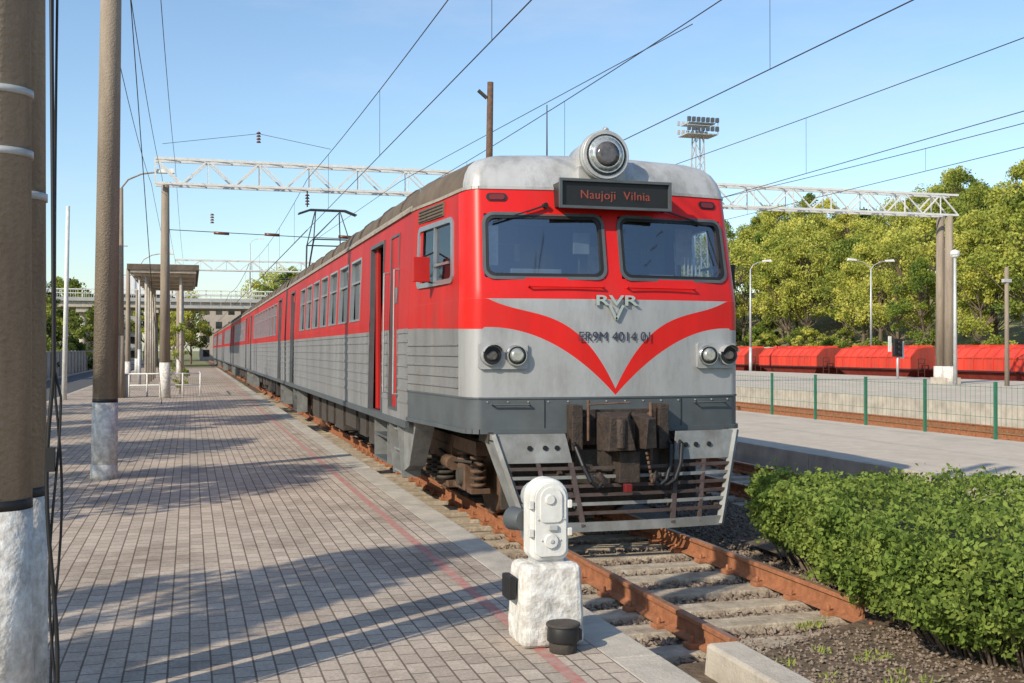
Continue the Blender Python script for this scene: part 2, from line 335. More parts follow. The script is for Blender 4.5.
shell.grid(rows,lambda a,b:'redside' if ys_(b) else 'red',hole=hole)
prof=[(0,ZE),(.0,3.99),(.03,4.10),(.09,4.20),(.20,4.285),(.38,4.34),(.7,4.385),(1.1,4.41),(1.82,4.42)]
rows=[[pt(o,z,d) for o in fo] for d,z in prof]
def fr(a,b):
    y=(fo[b][1]+fo[b+1][1])/2
    return 'cap' if y<11.95 else 'roof'
shell.grid(rows,fr)
shell.obj('cab_shell',TR,fix='weld')
tr=MB()
for i in range(len(fo)-1):
    a=fo[i]; c=fo[i+1]
    tr.beam(pt(a,ZE),pt(c,ZE),.03,.035,'cap' if a[1]<12.0 else 'cream')
    tr.beam(pt(a,1.57),pt(c,1.57),.02,.02,'dgrey')
    tr.beam(pt(a,1.205),pt(c,1.205),.05,.05,'dgrey')
for z in (1.68,1.80,1.92,2.04,2.16):
    for sgn in (-1,1):
        cc=[(sgn*u,y) for u,y in corner[3:]]
        for a,c in zip(cc[:-1],cc[1:]): tr.beam(pt(a,z),pt(c,z),.03,.02,'silverside')
tr.obj('cab_trim',TR)
def rrect(u0,u1,z0,z1,r,n=6):
    pts=[]
    for cx,cz,a0 in ((u1-r,z1-r,0),(u0+r,z1-r,90),(u0+r,z0+r,180),(u1-r,z0+r,270)):
        for i in range(n+1):
            t=math.radians(a0+90*i/n); pts.append((cx+r*math.cos(t),cz+r*math.sin(t)))
    return pts
def ring(mb,outer,inner,fn,o0,o1,k):
    n=len(outer)
    for i in range(n):
        j=(i+1)%n
        a,b_,c,d_=outer[i],outer[j],inner[j],inner[i]
        mb.face([fn(*a,o1),fn(*b_,o1),fn(*c,o1),fn(*d_,o1)],k)
        mb.face([fn(*a,o0),fn(*b_,o0),fn(*b_,o1),fn(*a,o1)],k)
        mb.face([fn(*d_,-.05),fn(*c,-.05),fn(*c,o1),fn(*d_,o1)],k)
ws=MB(); gs=MB()
for sgn in (-1,1):
    u0,u1=(.10,1.48) if sgn>0 else (-1.48,-.10)
    o=rrect(u0-.02,u1+.02,2.88,3.64,.13); i1=rrect(u0+.015,u1-.015,2.915,3.605,.10); i2=rrect(u0+.05,u1-.05,2.95,3.57,.08)
    ring(ws,o,i1,P,0.001,.018,'dgrey'); ring(ws,rrect(u0+.012,u1-.012,2.912,3.608,.10),i2,P,0,.012,'black')
    N=14
    for a in range(N):
        ua=u0+(u1-u0)*a/N; ub=u0+(u1-u0)*(a+1)/N
        gs.face([P(ua,2.9,-.02),P(ub,2.9,-.02),P(ub,3.62,-.02),P(ua,3.62,-.02)],'glass')
ws.beam(P(-1.38,3.52,.03),P(-.86,3.69,.05),.02,.014,'black'); ws.beam(P(-1.0,3.64,.05),P(-.8,3.71,.05),.03,.02,'black')
ws.beam(P(.72,3.70,.05),P(1.22,3.58,.03),.02,.014,'black'); ws.beam(P(1.28,3.50,.02),P(1.38,3.1,.02),.012,.012,'black')
ws.cyl(P(-.78,3.72,-.02),P(-.78,3.72,.07),.03,.03,8,'black'); ws.cyl(P(.7,3.72,-.02),P(.7,3.72,.07),.03,.03,8,'black')
for sgn in (-1,1):
    def S(y,z,off=0,sgn=sgn):
        uw=np.interp(y,[c[1] for c in corner],[c[0] for c in corner]); wgt=max(0,1-(y-11.8)/2.3)
        return (CX+sgn*(uw*sc(z)+off),y+rk(z)*wgt,z)
    o=rrect(12.25,13.74,2.87,3.65,.10); i1=rrect(12.33,13.66,2.93,3.59,.06)
    ring(ws,o,i1,S,0.001,.02,'alu')
    ws.beam(S(13.02,2.92,.005),S(13.02,3.6,.005),.04,.03,'alu'); ws.beam(S(12.42,3.12,.012),S(13.0,3.12,.012),.02,.03,'alu')
    gs.face([S(12.28,2.9,-.02),S(13.72,2.9,-.02),S(13.72,3.62,-.02),S(12.28,3.62,-.02)],'glass')
ws.obj('window_frames',TR); gs.obj('windscreen',TR,fix=False)
ci=MB(); ci.box(CX-1.72,CX+1.72,13.95,14.0,1.3,4.2,'interior'); ci.box(CX-1.6,CX+1.6,12.0,13.9,2.2,2.25,'desk')
ci.box(CX-1.5,CX+1.5,11.8,12.25,2.25,2.86,'desk'); ci.box(CX-1.1,CX-.5,11.9,12.2,2.86,3.02,'interior'); ci.box(CX+.5,CX+.9,11.9,12.2,2.86,2.98,'interior')
ci.box(CX-.42,CX+.42,13.93,13.948,2.25,3.75,'desk')
for u in (-.85,.85): ci.box(CX+u-.25,CX+u+.25,13.1,13.22,2.5,3.2,'black'); ci.box(CX+u-.14,CX+u+.14,13.1,13.2,3.2,3.4,'black')
ci.box(CX-1.45,CX-1.25,11.9,11.93,3.05,3.5,'curtain'); ci.box(CX+1.2,CX+1.42,12.5,12.53,3.15,3.6,'curtain'); ci.box(CX+.55,CX+.85,13.9,13.93,3.1,3.5,'curtain')
ci.box(CX-1.0,CX-.4,13.9,13.94,3.2,3.5,'curtain'); ci.box(CX-.35,CX-.15,11.92,11.95,3.2,3.45,'interior'); ci.cyl((CX-.25,12.0,2.86),(CX-.25,12.0,3.2),.02,.02,8,'black')
for i in range(5): ci.box(CX+1.05+i*.05,CX+1.07+i*.05,11.95,11.97,2.98,3.2,'curtain')
ci.obj('cab_interior',TR,bevel=.02)
BX=CX+.02
db=MB(); x0,x1=BX-.66,BX+.62; zb0,zb1=3.70,3.97
db.box(x0,x1,11.50,11.86,zb0,zb1,'black'); db.box(x0-.03,x1+.03,11.46,11.50,zb0-.03,zb0,'dgrey'); db.box(x0-.03,x1+.03,11.46,11.50,zb1,zb1+.03,'dgrey'); db.box(x0-.03,x0,11.46,11.5,zb0,zb1,'dgrey'); db.box(x1,x1+.03,11.46,11.5,zb0,zb1,'dgrey')
db.obj('destination_board',TR)
def text(s,size,x,y,z,k,par,name,shear=0,ext=.004):
    c=bpy.data.curves.new(name,'FONT'); c.body=s; c.size=size; c.align_x='CENTER'; c.extrude=ext; c.shear=shear
    o=bpy.data.objects.new(name,c); SC.collection.objects.link(o); o.data.materials.append(M[k]); o.location=(x,y,z); o.rotation_euler=(math.radians(90),0,0); o.parent=par; return o
lt=text('Naujoji  Vilnia',.135,BX-.02,11.496,3.785,'led',TR,'led_lettering'); lt.data.space_character=1.08
text('ER9M 4014 01',.15,CX+.0,11.486,2.20,'letter',TR,'fleet_number',ext=.002)
lg=text('RVR',.21,CX-.0,11.475,2.60,'chrome',TR,'maker_badge',ext=.012); lg.scale=(1.35,.75,1); lg.data.offset=.004
bd=MB(); bd.beam((CX-.08,11.475,2.60),(CX+.0,11.475,2.44),.025,.03,'chrome'); bd.beam((CX+.08,11.475,2.60),(CX,11.475,2.44),.025,.03,'chrome'); bd.obj('badge_v',TR)
hl=MB(); c=(CX-.075,0,4.30)
hl.cyl((c[0],11.66,c[2]),(c[0],12.35,c[2]+.02),.26,.20,28,'cap'); hl.cyl((c[0],11.61,c[2]),(c[0],11.70,c[2]),.285,.285,28,'cap'); hl.cyl((c[0],11.585,c[2]),(c[0],11.615,c[2]),.27,.283,28,'cap')
hl.cyl((c[0],11.575,c[2]),(c[0],11.59,c[2]),.235,.235,28,'black'); hl.cyl((c[0],11.56,c[2]),(c[0],11.58,c[2]),.205,.222,28,'lampglass'); hl.cyl((c[0],11.54,c[2]),(c[0],11.562,c[2]),.15,.20,28,'lampglass')
hl.cyl((c[0],11.53,c[2]),(c[0],11.541,c[2]),.09,.15,20,'greylens')
hl.box(c[0]-.28,c[0]+.28,11.72,12.1,4.02,4.18,'cap'); hl.cyl((c[0]+.02,11.62,c[2]+.28),(c[0]+.02,11.68,c[2]+.31),.03,.03,8,'cap')
hl.obj('headlight',TR)
ml=MB()
for sgn in (-1,1):
    ua,ub=sgn*1.15,sgn*1.42
    pts=rrect(min(ua,ub)-.13,max(ua,ub)+.13,1.89,2.18,.03,4)
    for q in range(len(pts)):
        a=pts[q]; c_=pts[(q+1)%len(pts)]
        ml.face([P(*a,0),P(*c_,0),P(*c_,.045),P(*a,.045)],'silver')
    ml.face([P(u,z,.045) for u,z in pts],'silver')
    for u,inner,kk in ((ua,.09,'lampglass'),(ub,.07,'greylens')):
        y=Yf(u)-.04
        ml.cyl((CX+u,y+.02,2.04),(CX+u,y-.06,2.04),.12,.112,20,'chrome' if kk=='lampglass' else 'silver'); ml.cyl((CX+u,y-.055,2.04),(CX+u,y-.07,2.04),.10,.10,20,'black'); ml.cyl((CX+u,y-.065,2.04),(CX+u,y-.095,2.04),inner,inner*.6,20,kk)
    u=ub; y=Yf(u)-.1
    for i in range(8):
        t0=math.radians(20+140*i/8); t1=math.radians(20+140*(i+1)/8); r_=.118
        ml.face([(CX+u+r_*math.cos(t0),y+.05,2.04+r_*math.sin(t0)),(CX+u+r_*math.cos(t1),y+.05,2.04+r_*math.sin(t1)),(CX+u+r_*math.cos(t1),y-.08,2.04+r_*math.sin(t1)),(CX+u+r_*math.cos(t0),y-.08,2.04+r_*math.sin(t0))],'silver')
    u=sgn*1.33; pts=rrect(u-.12,u+.12,3.765,3.855,.044,5); ml.face([P(a,z,.012) for a,z in pts],'black'); pts=rrect(u-.09,u+.09,3.78,3.84,.03,5); ml.face([P(a,z,.02) for a,z in pts],'redlamp')
    for (a0,z0,a1,z1) in ((1.0,1.50,1.4,1.50),(.15,2.80,1.0,2.80)):
        a=P(sgn*a0,z0,.05); c_=P(sgn*a1,z1,.05); ml.tube([P(sgn*a0,z0,0),a,c_,P(sgn*a1,z1,0)],.010,'red' if z0>2 else 'dgrey')
# panel joints and bolts on the nose
for u in (-.82,.82): ml.beam(P(u,1.24,.002),P(u,1.55,.002),.006,.012,'black')
for u in np.linspace(-1.45,1.45,14): ml.cyl(P(u,1.53,.0),P(u,1.53,.012),.009,.009,6,'silver')
ml.obj('marker_lamps',TR)
mr=MB(); mr.box(CX-2.0,CX-1.80,13.0,13.07,2.92,3.22,'redside'); mr.tube([(CX-1.70,13.1,3.3),(CX-1.92,13.04,3.2)],.012,'black'); mr.tube([(CX-1.70,13.1,2.9),(CX-1.92,13.04,2.95)],.012,'black')
mr.box(CX+1.76,CX+1.88,12.25,12.32,2.85,3.15,'black'); mr.tube([(CX+1.66,12.4,3.1),(CX+1.84,12.3,3.05)],.012,'black'); mr.obj('mirrors',TR,bevel=.02)
sg=MB()
def S2(y,z,off): 
    uw=np.interp(y,[c[1] for c in corner],[c[0] for c in corner]); return (CX-(uw*sc(z)+off),y+.1,z)
sg.hexa([S2(12.7,3.70,.015),S2(12.7,3.70,-.03),S2(13.7,3.70,-.03),S2(13.7,3.70,.015),S2(12.7,3.87,.015),S2(12.7,3.87,-.03),S2(13.7,3.87,-.03),S2(13.7,3.87,.015)],'roof'); 
for i in range(4): sg.beam(S2(12.72,3.72+i*.04,.02),S2(13.68,3.72+i*.04,.02),.012,.01,'under')
sg.obj('side_grille',TR)
def hw(z): return HW*sc(z)
def side(mb,y0,y1,holes,sgn):
    ybs=sorted(set([y0,y1]+[h[0] for h in holes]+[h[1] for h in holes])); zbs=sorted(set([1.12,1.3,2.38,2.5,ZE]+[h[2] for h in holes]+[h[3] for h in holes]))
    rows=[[(CX+sgn*hw(z),y,z) for y in ybs] for z in zbs]
    def hole(a,b):
        z=(zbs[a]+zbs[a+1])/2; y=(ybs[b]+ybs[b+1])/2
        return any(h[0]<y<h[1] and h[2]<z<h[3] for h in holes)
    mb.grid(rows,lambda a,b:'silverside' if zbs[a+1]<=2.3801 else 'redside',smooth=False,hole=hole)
def frame(mb,y0,y1,z0,z1,sgn,k,wd=.035,pr=.012,dp=.06):
    def q(y,z,o): return (CX+sgn*(hw(z)+o),y,z)
    for (a,b,c,d_) in ((y0-wd,y1+wd,z0-wd,z0),(y0-wd,y1+wd,z1,z1+wd),(y0-wd,y0,z0,z1),(y1,y1+wd,z0,z1)):
        mb.hexa([q(a,c,-dp),q(b,c,-dp),q(b,c,pr),q(a,c,pr),q(a,d_,-dp),q(b,d_,-dp),q(b,d_,pr),q(a,d_,pr)],k)
def roofseg(mb,y0,y1):
    d0=prof; ysn=[y0+(y1-y0)*i/12 for i in range(13)]
    for sgn in (-1,1):
        rows=[[(CX+sgn*HW*sc(z)*(1-d/1.82),y,z) for y in ysn] for d,z in d0]
        mb.grid(rows,lambda a,b:'cream' if a==0 else 'roof')
    y=y0+.8
    while y<y1-.5:
        for sgn in (-1,1):
            pp=[(CX+sgn*(HW*sc(z)*(1-d/1.82)),y,z+.008) for d,z in d0[1:]]
            for a,c_ in zip(pp[:-1],pp[1:]): mb.beam(a,c_,.05,.03,'roof')
        y+=1.9
def bogie(mb,yc,motor=True):
    for yw in (yc-1.35,yc+1.35):
        for sgn in (-1,1):
            x=CX+sgn*.80; mb.cyl((x-.07,yw,.49),(x+.07,yw,.49),.49,.49,28,'rust'); mb.cyl((x-.1,yw,.49),(x-.07,yw,.49),.53,.53,28,'rust') if sgn>0 else mb.cyl((x+.07,yw,.49),(x+.1,yw,.49),.53,.53,28,'rust')
            xo=CX+sgn*1.12; mb.box(xo-.13,xo+.13,yw-.2,yw+.2,.33,.66,'rust'); mb.cyl((xo-sgn*.02,yw,.49),(xo+sgn*.18,yw,.49),.13,.11,12,'under')
            for dy in (-.36,.36):
                for zz in range(5): mb.cyl((xo,yw+dy,.40+zz*.085),(xo,yw+dy,.44+zz*.085),.105,.105,12,'rust')
                mb.cyl((xo,yw+dy,.38),(xo,yw+dy,.86),.055,.055,8,'under')
                mb.box(xo-.12,xo+.12,yw+dy-.12,yw+dy+.12,.32,.38,'rust')
        mb.cyl((CX-.8,yw,.49),(CX+.8,yw,.49),.09,.09,10,'rust')
    for sgn in (-1,1):
        xo=CX+sgn*1.12
        mb.box(xo-.09,xo+.09,yc-1.95,yc+1.95,.80,.97,'rust'); mb.box(xo-.10,xo+.10,yc-.7,yc+.7,.60,.83,'rust')
        for dy in (-.35,0,.35):
            for zz in range(4): mb.cyl((xo+sgn*.1,yc+dy,.36+zz*.07),(xo+sgn*.1,yc+dy,.40+zz*.07),.13,.13,12,'under')
        mb.box(xo-.12,xo+.16,yc-.6,yc+.6,.26,.34,'rust')
        mb.cyl((xo+sgn*.15,yc-1.0,.62),(xo+sgn*.15,yc-.6,.62),.09,.09,10,'rust'); mb.tube([(xo+sgn*.12,yc-1.9,.72),(xo+sgn*.14,yc-1.0,.66),(xo+sgn*.12,yc,.72)],.02,'under')
        mb.cyl((xo+sgn*.1,yc+.9,.6),(xo+sgn*.1,yc+1.0,1.05),.045,.045,8,'rust')
    mb.box(CX-1.0,CX+1.0,yc-.3,yc+.3,.55,.95,'under'); mb.box(CX-.75,CX+.75,yc-1.8,yc+1.8,.4,.8,'under')
def car(idx,y0,y1,head,det=True):
    e=bpy.data.objects.new('coach_%d'%idx,None); SC.collection.objects.link(e); e.parent=TR
    B=MB(); ys0=14.15 if head else y0
    doors=[(16.2,17.36),(y1-2.6,y1-1.45)] if head else [(y0+1.45,y0+2.6),(y1-2.6,y1-1.45)]
    wins=[]; y=18.45 if head else y0+3.5
    per=1.56
    while y+1.1<doors[1][0]-.3: wins.append((y,y+1.12)); y+=per
    for sgn in (-1,1):
        holes=[(a,b_,2.62,3.62) for a,b_ in wins]+[(a,b_,1.18,3.68) for a,b_ in doors]
        if head: holes.append((14.95,15.55,1.3,3.68))
        side(B,ys0,y1,holes,sgn)
        for z in (1.42,1.58,1.74,1.90,2.06,2.22,2.34):
            segs=[ys0]+[q for d_ in sorted(doors+([(14.95,15.55)] if head else [])) for q in (d_[0]-.08,d_[1]+.08)]+[y1]
            for a,b_ in zip(segs[::2],segs[1::2]): B.box(CX+sgn*HW-.012,CX+sgn*HW+.018,a,b_,z-.02,z+.02,'silverside')
        B.box(CX+sgn*HW-.03,CX+sgn*HW+.02,ys0,y1,1.08,1.17,'dgrey')
        B.box(CX+sgn*(hw(ZE))-.03,CX+sgn*(hw(ZE))+.03,ys0,y1,ZE-.015,ZE+.03,'cream')
        for a,b_ in wins:
            frame(B,a,b_,2.62,3.62,sgn,'alu'); x=CX+sgn*(hw(3.1)-.055)
            B.face([(x,a,2.62),(x,b_,2.62),(x-sgn*.02,b_,3.62),(x-sgn*.02,a,3.62)],'sidewin')
            B.box(min(x,x+sgn*.03),max(x,x+sgn*.03),a,b_,3.25,3.285,'alu')
        for a,b_ in doors:
            frame(B,a,b_,1.18,3.68,sgn,'dgrey',wd=.05,pr=.02)
            x=CX+sgn*(hw(2.5)-.10)
            if not(head and a<17):
                mid=(a+b_)/2
                for q0,q1 in ((a,mid-.01),(mid+.01,b_)):
                    B.box(min(x,x-sgn*.04),max(x,x-sgn*.04),q0,q1,1.18,2.38,'silverside'); B.box(min(x,x-sgn*.04),max(x,x-sgn*.04),q0,q1,2.385,3.68,'redside')
                    xx=x+sgn*.006; B.face([(xx,q0+.12,2.65),(xx,q1-.12,2.65),(xx,q1-.12,3.45),(xx,q0+.12,3.45)],'sidewin')
            elif sgn>0: B.box(x-.04,x,a,b_,1.18,3.68,'redside')
            else:
                B.box(x,x+.04,b_-.25,b_,1.18,3.68,'redside')
                B.cyl((x-.02,a+.12,1.3),(x-.02,a+.12,3.4),.018,.018,8,'yellow')
                B.box(x+.04,CX,a,b_,1.14,1.18,'dgrey'); B.box(CX-.3,CX-.26,a-.8,b_+.8,1.18,3.9,'desk')
            if sgn<0 or idx<2:
                xs_=CX+sgn*1.62
                for zz in (.42,.78): B.box(xs_-.14,xs_+.14,a+.03,b_-.03,zz,zz+.03,'dgrey')
                for yy in (a-.02,b_): B.box(xs_-.14,xs_+.14,yy,yy+.02,.40,1.1,'plow')
    if head:
        for sgn in (-1,1):
            x=CX+sgn*(hw(2.5)-.05); B.box(min(x,x-sgn*.04),max(x,x-sgn*.04),14.95,15.55,1.3,3.68,'redside'); xx=x+sgn*.006; B.face([(xx,15.05,2.75),(xx,15.45,2.75),(xx-sgn*.02,15.45,3.5),(xx-sgn*.02,15.05,3.5)],'sidewin'); frame(B,14.95,15.55,1.3,3.68,sgn,'dgrey',wd=.03,pr=.015)
            for yy in (14.85,15.66): B.tube([(CX+sgn*(HW),yy,1.5),(CX+sgn*(HW+.07),yy,1.5),(CX+sgn*(HW+.05),yy,3.2),(CX+sgn*(HW-.02),yy,3.2)],.014,'alu')
            xs_=CX+sgn*1.66
            for zz in (.40,.70,.98): B.box(xs_-.12,xs_+.12,14.9,15.5,zz,zz+.03,'plow')
            for yy in (14.86,15.52): B.hexa([(xs_-.13,yy,.36),(xs_+.13,yy,.36),(xs_+.13,yy+.02,.36),(xs_-.13,yy+.02,.36),(xs_-.2,yy,1.15),(xs_+.17,yy,1.15),(xs_+.17,yy+.02,1.15),(xs_-.2,yy+.02,1.15)],'plow')
            B.hexa([(xs_-.1,14.0,1.2),(xs_+.16,14.0,1.2),(xs_+.16,14.86,1.2),(xs_-.1,14.86,1.2),(xs_-.1,14.5,.55),(xs_+.12,14.5,.55),(xs_+.12,14.86,.45),(xs_-.1,14.86,.45)],'plow')
    for yy in ((y1,) if head else (y0,y1)):
        B.face([(CX-HW,yy,1.12),(CX+HW,yy,1.12),(CX+hw(ZE),yy,ZE),(CX+1.5,yy,4.26),(CX,yy,4.41),(CX-1.5,yy,4.26),(CX-hw(ZE),yy,ZE)],'dgrey')
    yf=12.1 if head else ys0; B.face([(CX-1.6,yf,1.13),(CX+1.6,yf,1.13),(CX+1.8,y1,1.13),(CX-1.8,y1,1.13)],'under')
    B.box(CX-.02,CX+.02,18 if head else y0+.2,y1-.2,1.2,4.2,'desk')
    B.obj('body',e)
    R=MB(); roofseg(R,ys0,y1); 
    yy=ys0+2.2
    while yy<y1-1:
        R.box(CX-1.35,CX-.95,yy,yy+.5,4.28,4.42,'roof'); R.box(CX+.95,CX+1.35,yy,yy+.5,4.28,4.42,'roof'); yy+=2.6
    R.obj('roof',e,fix='weld')
    U=MB(); yb=(15.0 if head else y0+3.6); bogie(U,yb); bogie(U,y1-3.6)
    yy=yb+2.5; rr=random.Random(idx)
    while yy<y1-6.2:
        L_=rr.uniform(.7,1.6); h=rr.uniform(.4,.65); U.box(CX-1.6,CX-.9,yy,yy+L_,1.1-h,1.1,'under'); U.box(CX+.9,CX+1.6,yy,yy+L_,1.1-h,1.1,'under'); yy+=L_+rr.uniform(.2,.5)
    U.box(CX-.7,CX+.7,yb+2,y1-5.5,.7,1.1,'under')
    U.obj('bogies',e,bevel=0)
    if idx>0:
        G=MB(); G.box(CX-.8,CX+.8,y0-.5,y0,1.2,3.7,'black'); G.obj('gangway',e)
    return e
y=11.5; y1=33.2; car(0,y,y1,True)
for i in range(1,6):
    y0=y1+.5; y1=y0+21.4; car(i,y0,y1,False)
def panto(name,yc,h):
    m_=MB(); z0=4.75
    for sx in (-.75,.75):
        for sy in (-.8,.8): m_.cyl((CX+sx,yc+sy,4.36),(CX+sx,yc+sy,z0),.07,.07,8,'ceramic')
        m_.beam((CX+sx,yc-1,z0),(CX+sx,yc+1,z0),.08,.08,'wagonred')
    for sy in (-.9,.9): m_.beam((CX-.75,yc+sy,z0),(CX+.75,yc+sy,z0),.08,.08,'wagonred')
    zm=z0+h*.5; sp=1.15 if h>1 else 1.6
    for sx in (-.7,.7):
        for sy in (-1,1):
            m_.tube([(CX+sx,yc+sy*.35,z0),(CX+sx*.85,yc+sy*sp,zm)],.03,'wire'); m_.tube([(CX+sx*.85,yc+sy*sp,zm),(CX+sx*.6,yc+sy*.12,z0+h)],.02,'wire')
    for sy in (-1,1): m_.tube([(CX-.6,yc+sy*sp,zm),(CX+.6,yc+sy*sp,zm)],.025,'wire'); m_.tube([(CX-.7,yc+sy*.35,z0),(CX+.6,yc+sy*sp,zm)],.015,'wire'); m_.tube([(CX-.6,yc+sy*sp,zm),(CX+.42,yc+sy*.12,z0+h)],.014,'wire')
    for sy in (-.15,.15): m_.tube([(CX-1.0,yc+sy,z0+h-.1),(CX-.6,yc+sy,z0+h+.05),(CX+.6,yc+sy,z0+h+.05),(CX+1.0,yc+sy,z0+h-.1)],.03,'wire')
    m_.obj(name,TR)
panto('pantograph_raised',38.5,2.15); panto('pantograph_lowered',50.5,.5)
rf=MB(); rf.cyl((CX-.25,13.2,4.40),(CX-.25,13.2,5.2),.012,.008,6,'wire'); rf.cyl((CX-.25,13.2,4.38),(CX-.25,13.2,4.48),.05,.03,8,'black'); rf.box(CX-.9,CX-.4,13.0,13.6,4.36,4.45,'roof')
rf.box(CX-1.1,CX-.6,19,20,4.36,4.58,'roof'); rf.obj('roof_equipment',TR,bevel=.01)
cp=MB(); cp.box(CX-.46,CX+.42,11.45,12.2,1.05,1.44,'coupl'); cp.box(CX-.26,CX+.24,11.15,11.6,1.05,1.34,'coupl')
cp.hexa([(CX-.30,10.95,1.02),(CX+.02,10.95,1.02),(CX+.10,11.3,1.0),(CX-.30,11.3,1.0),(CX-.27,10.95,1.38),(CX-.08,10.95,1.38),(CX+.10,11.3,1.42),(CX-.30,11.3,1.42)],'coupl')
cp.hexa([(CX+.10,10.88,1.04),(CX+.26,10.95,1.04),(CX+.28,11.3,1.02),(CX+.07,11.3,1.02),(CX+.13,10.88,1.36),(CX+.25,10.95,1.36),(CX+.28,11.3,1.40),(CX+.07,11.3,1.40)],'coupl')
cp.cyl((CX-.15,10.97,1.05),(CX-.15,10.97,1.36),.06,.06,10,'coupl')
for u in (-.4,-.1,.2,.38): cp.cyl((CX+u,11.42,1.38),(CX+u,11.47,1.38),.022,.022,6,'rust')
for u in (-.52,.5): cp.box(CX+u-.06,CX+u+.06,11.3,11.5,1.0,1.5,'coupl')
cp.cyl((CX+.34,11.3,.8),(CX+.34,11.3,1.52),.022,.022,8,'rust'); cp.cyl((CX-.38,11.35,1.1),(CX-.38,11.35,1.55),.02,.02,8,'rust'); cp.beam((CX-.38,11.33,1.5),(CX+.1,11.30,1.52),.02,.02,'rust')
cp.box(CX-.12,CX+.12,11.08,11.3,.66,1.0,'coupl'); cp.box(CX-.5,CX+.5,11.45,11.55,.75,1.0,'under'); cp.box(CX-.09,CX-.01,10.98,11.06,.57,.66,'redlamp')
for u in (-.55,.55,.68): cp.tube([(CX+u,11.45,1.15),(CX+u*1.02,11.25,1.05),(CX+u*.93,11.15,.85),(CX+u*.8,11.10,.68),(CX+u*.65,11.10,.62),(CX+u*.5,11.12,.7)],.026,'black')
cp.cyl((CX+.27,11.12,.66),(CX+.36,11.12,.76),.045,.045,8,'coupl'); cp.cyl((CX-.27,11.12,.66),(CX-.36,11.12,.76),.045,.045,8,'coupl')
for i in range(7): cp.cyl((CX+.16+.01*i,11.0,1.0-.05*i),(CX+.17+.01*i,11.0,.965-.05*i),.018,.018,6,'rust')
cp.obj('coupler',TR,bevel=.015)
pl=MB()
def plp(u,z): return (CX+u,11.28-.18*(1.15-z)+.10*u*u*.55,z)
for sgn in (-1,1):
    a=[plp(sgn*.66,1.19),plp(sgn*1.42,1.19),plp(sgn*1.38,.88),plp(sgn*.60,.88)]
    pl.hexa([a[0],a[1],a[2],a[3]]+[(q[0],q[1]+.04,q[2]) for q in a],'plow')
    for u in (.76,.89,1.06): pl.cyl(tuple(np.array(plp(sgn*u,1.04))+np.array((0,-.012,0))),tuple(np.array(plp(sgn*u,1.04))+np.array((0,.02,0))),.028,.028,10,'black')
    pl.beam(plp(sgn*1.43,1.19),plp(sgn*1.12,.16),.07,.05,'plow'); pl.beam(plp(sgn*.62,.88),plp(sgn*.52,.2),.05,.04,'bar'); pl.beam(plp(sgn*.98,.88),plp(sgn*.85,.2),.04,.03,'bar')
    pl.beam(plp(sgn*1.40,1.15),(CX+sgn*1.4,12.0,1.15),.06,.06,'plow'); pl.beam(plp(sgn*1.1,.35),(CX+sgn*1.1,12.6,1.0),.05,.05,'under'); pl.beam(plp(sgn*.55,.35),(CX+sgn*.5,12.6,1.0),.05,.05,'under')
    if sgn<0:
        q=[plp(sgn*1.42,1.1),plp(sgn*1.15,.2),(CX+sgn*1.2,11.6,.35),(CX+sgn*1.45,11.75,1.1)]
        pl.hexa(q+[(p_[0]-sgn*.03,p_[1],p_[2]) for p_ in q],'plow')
for i,z in enumerate((.82,.725,.63,.535,.44,.345)):
    wd=1.12+(z-.16)*.30; us=np.linspace(-wd,wd,13)
    for a,c_ in zip(us[:-1],us[1:]): pl.beam(plp(a,z),plp(c_,z),.03,.034,'plow' if i in (1,4) else 'bar')
us=np.linspace(-1.13,1.13,13)
for a,c_ in zip(us[:-1],us[1:]): pl.beam(plp(a,.20),plp(c_,.20),.03,.10,'plow')
pl.box(CX-1.2,CX+1.2,11.95,12.0,.3,1.15,'under'); pl.box(CX-1.45,CX+1.45,11.6,12.0,1.08,1.2,'under')
pl.obj('snow_plow',TR)
# ---------------------------------------------------------------- dwarf signal
DS=empty('dwarf_signal'); sx,sy,sz=2.24,6.86,.19
q=MB(); q.hexa([(sx-.215,sy-.17,sz),(sx+.215,sy-.17,sz),(sx+.215,sy+.2,sz),(sx-.215,sy+.2,sz),(sx-.20,sy-.15,sz+.53),(sx+.20,sy-.15,sz+.53),(sx+.20,sy+.18,sz+.53),(sx-.20,sy+.18,sz+.53)],'whitewash')
ob=q.obj('base',DS,bevel=.05); ob.modifiers['bevel'].segments=3
sd=ob.modifiers.new('sub','SUBSURF'); sd.subdivision_type='SIMPLE'; sd.levels=4; sd.render_levels=4
tx=bpy.data.textures.new('rough','CLOUDS'); tx.noise_scale=.16; dm=ob.modifiers.new('d','DISPLACE'); dm.texture=tx; dm.strength=.022; dm.mid_level=.5
def caps(mb,cx,z0,z1,w,y0,y1,k,n=10):
    pts=[]
    for i in range(n+1): t_=math.pi*i/n; pts.append((cx+w*math.cos(t_),z1-w+w*math.sin(t_)))
    rb=w*.45
    for i in range(n//2+1): t_=math.pi+math.pi/2*i/(n//2); pts.append((cx-w+rb+rb*math.cos(t_),z0+rb+rb*math.sin(t_)))
    for i in range(n//2+1): t_=1.5*math.pi+math.pi/2*i/(n//2); pts.append((cx+w-rb+rb*math.cos(t_),z0+rb+rb*math.sin(t_)))
    mb.extr(pts,y0,y1,k)
q=MB(); zb=sz+.545
caps(q,sx,zb,zb+.53,.130,sy-.08,sy+.10,'white',16); q.obj('housing',DS,bevel=.02)
q=MB(); caps(q,sx,zb+.03,zb+.505,.106,sy-.10,sy-.082,'white',16); caps(q,sx,zb+.25,zb+.48,.075,sy-.112,sy-.101,'white',14)
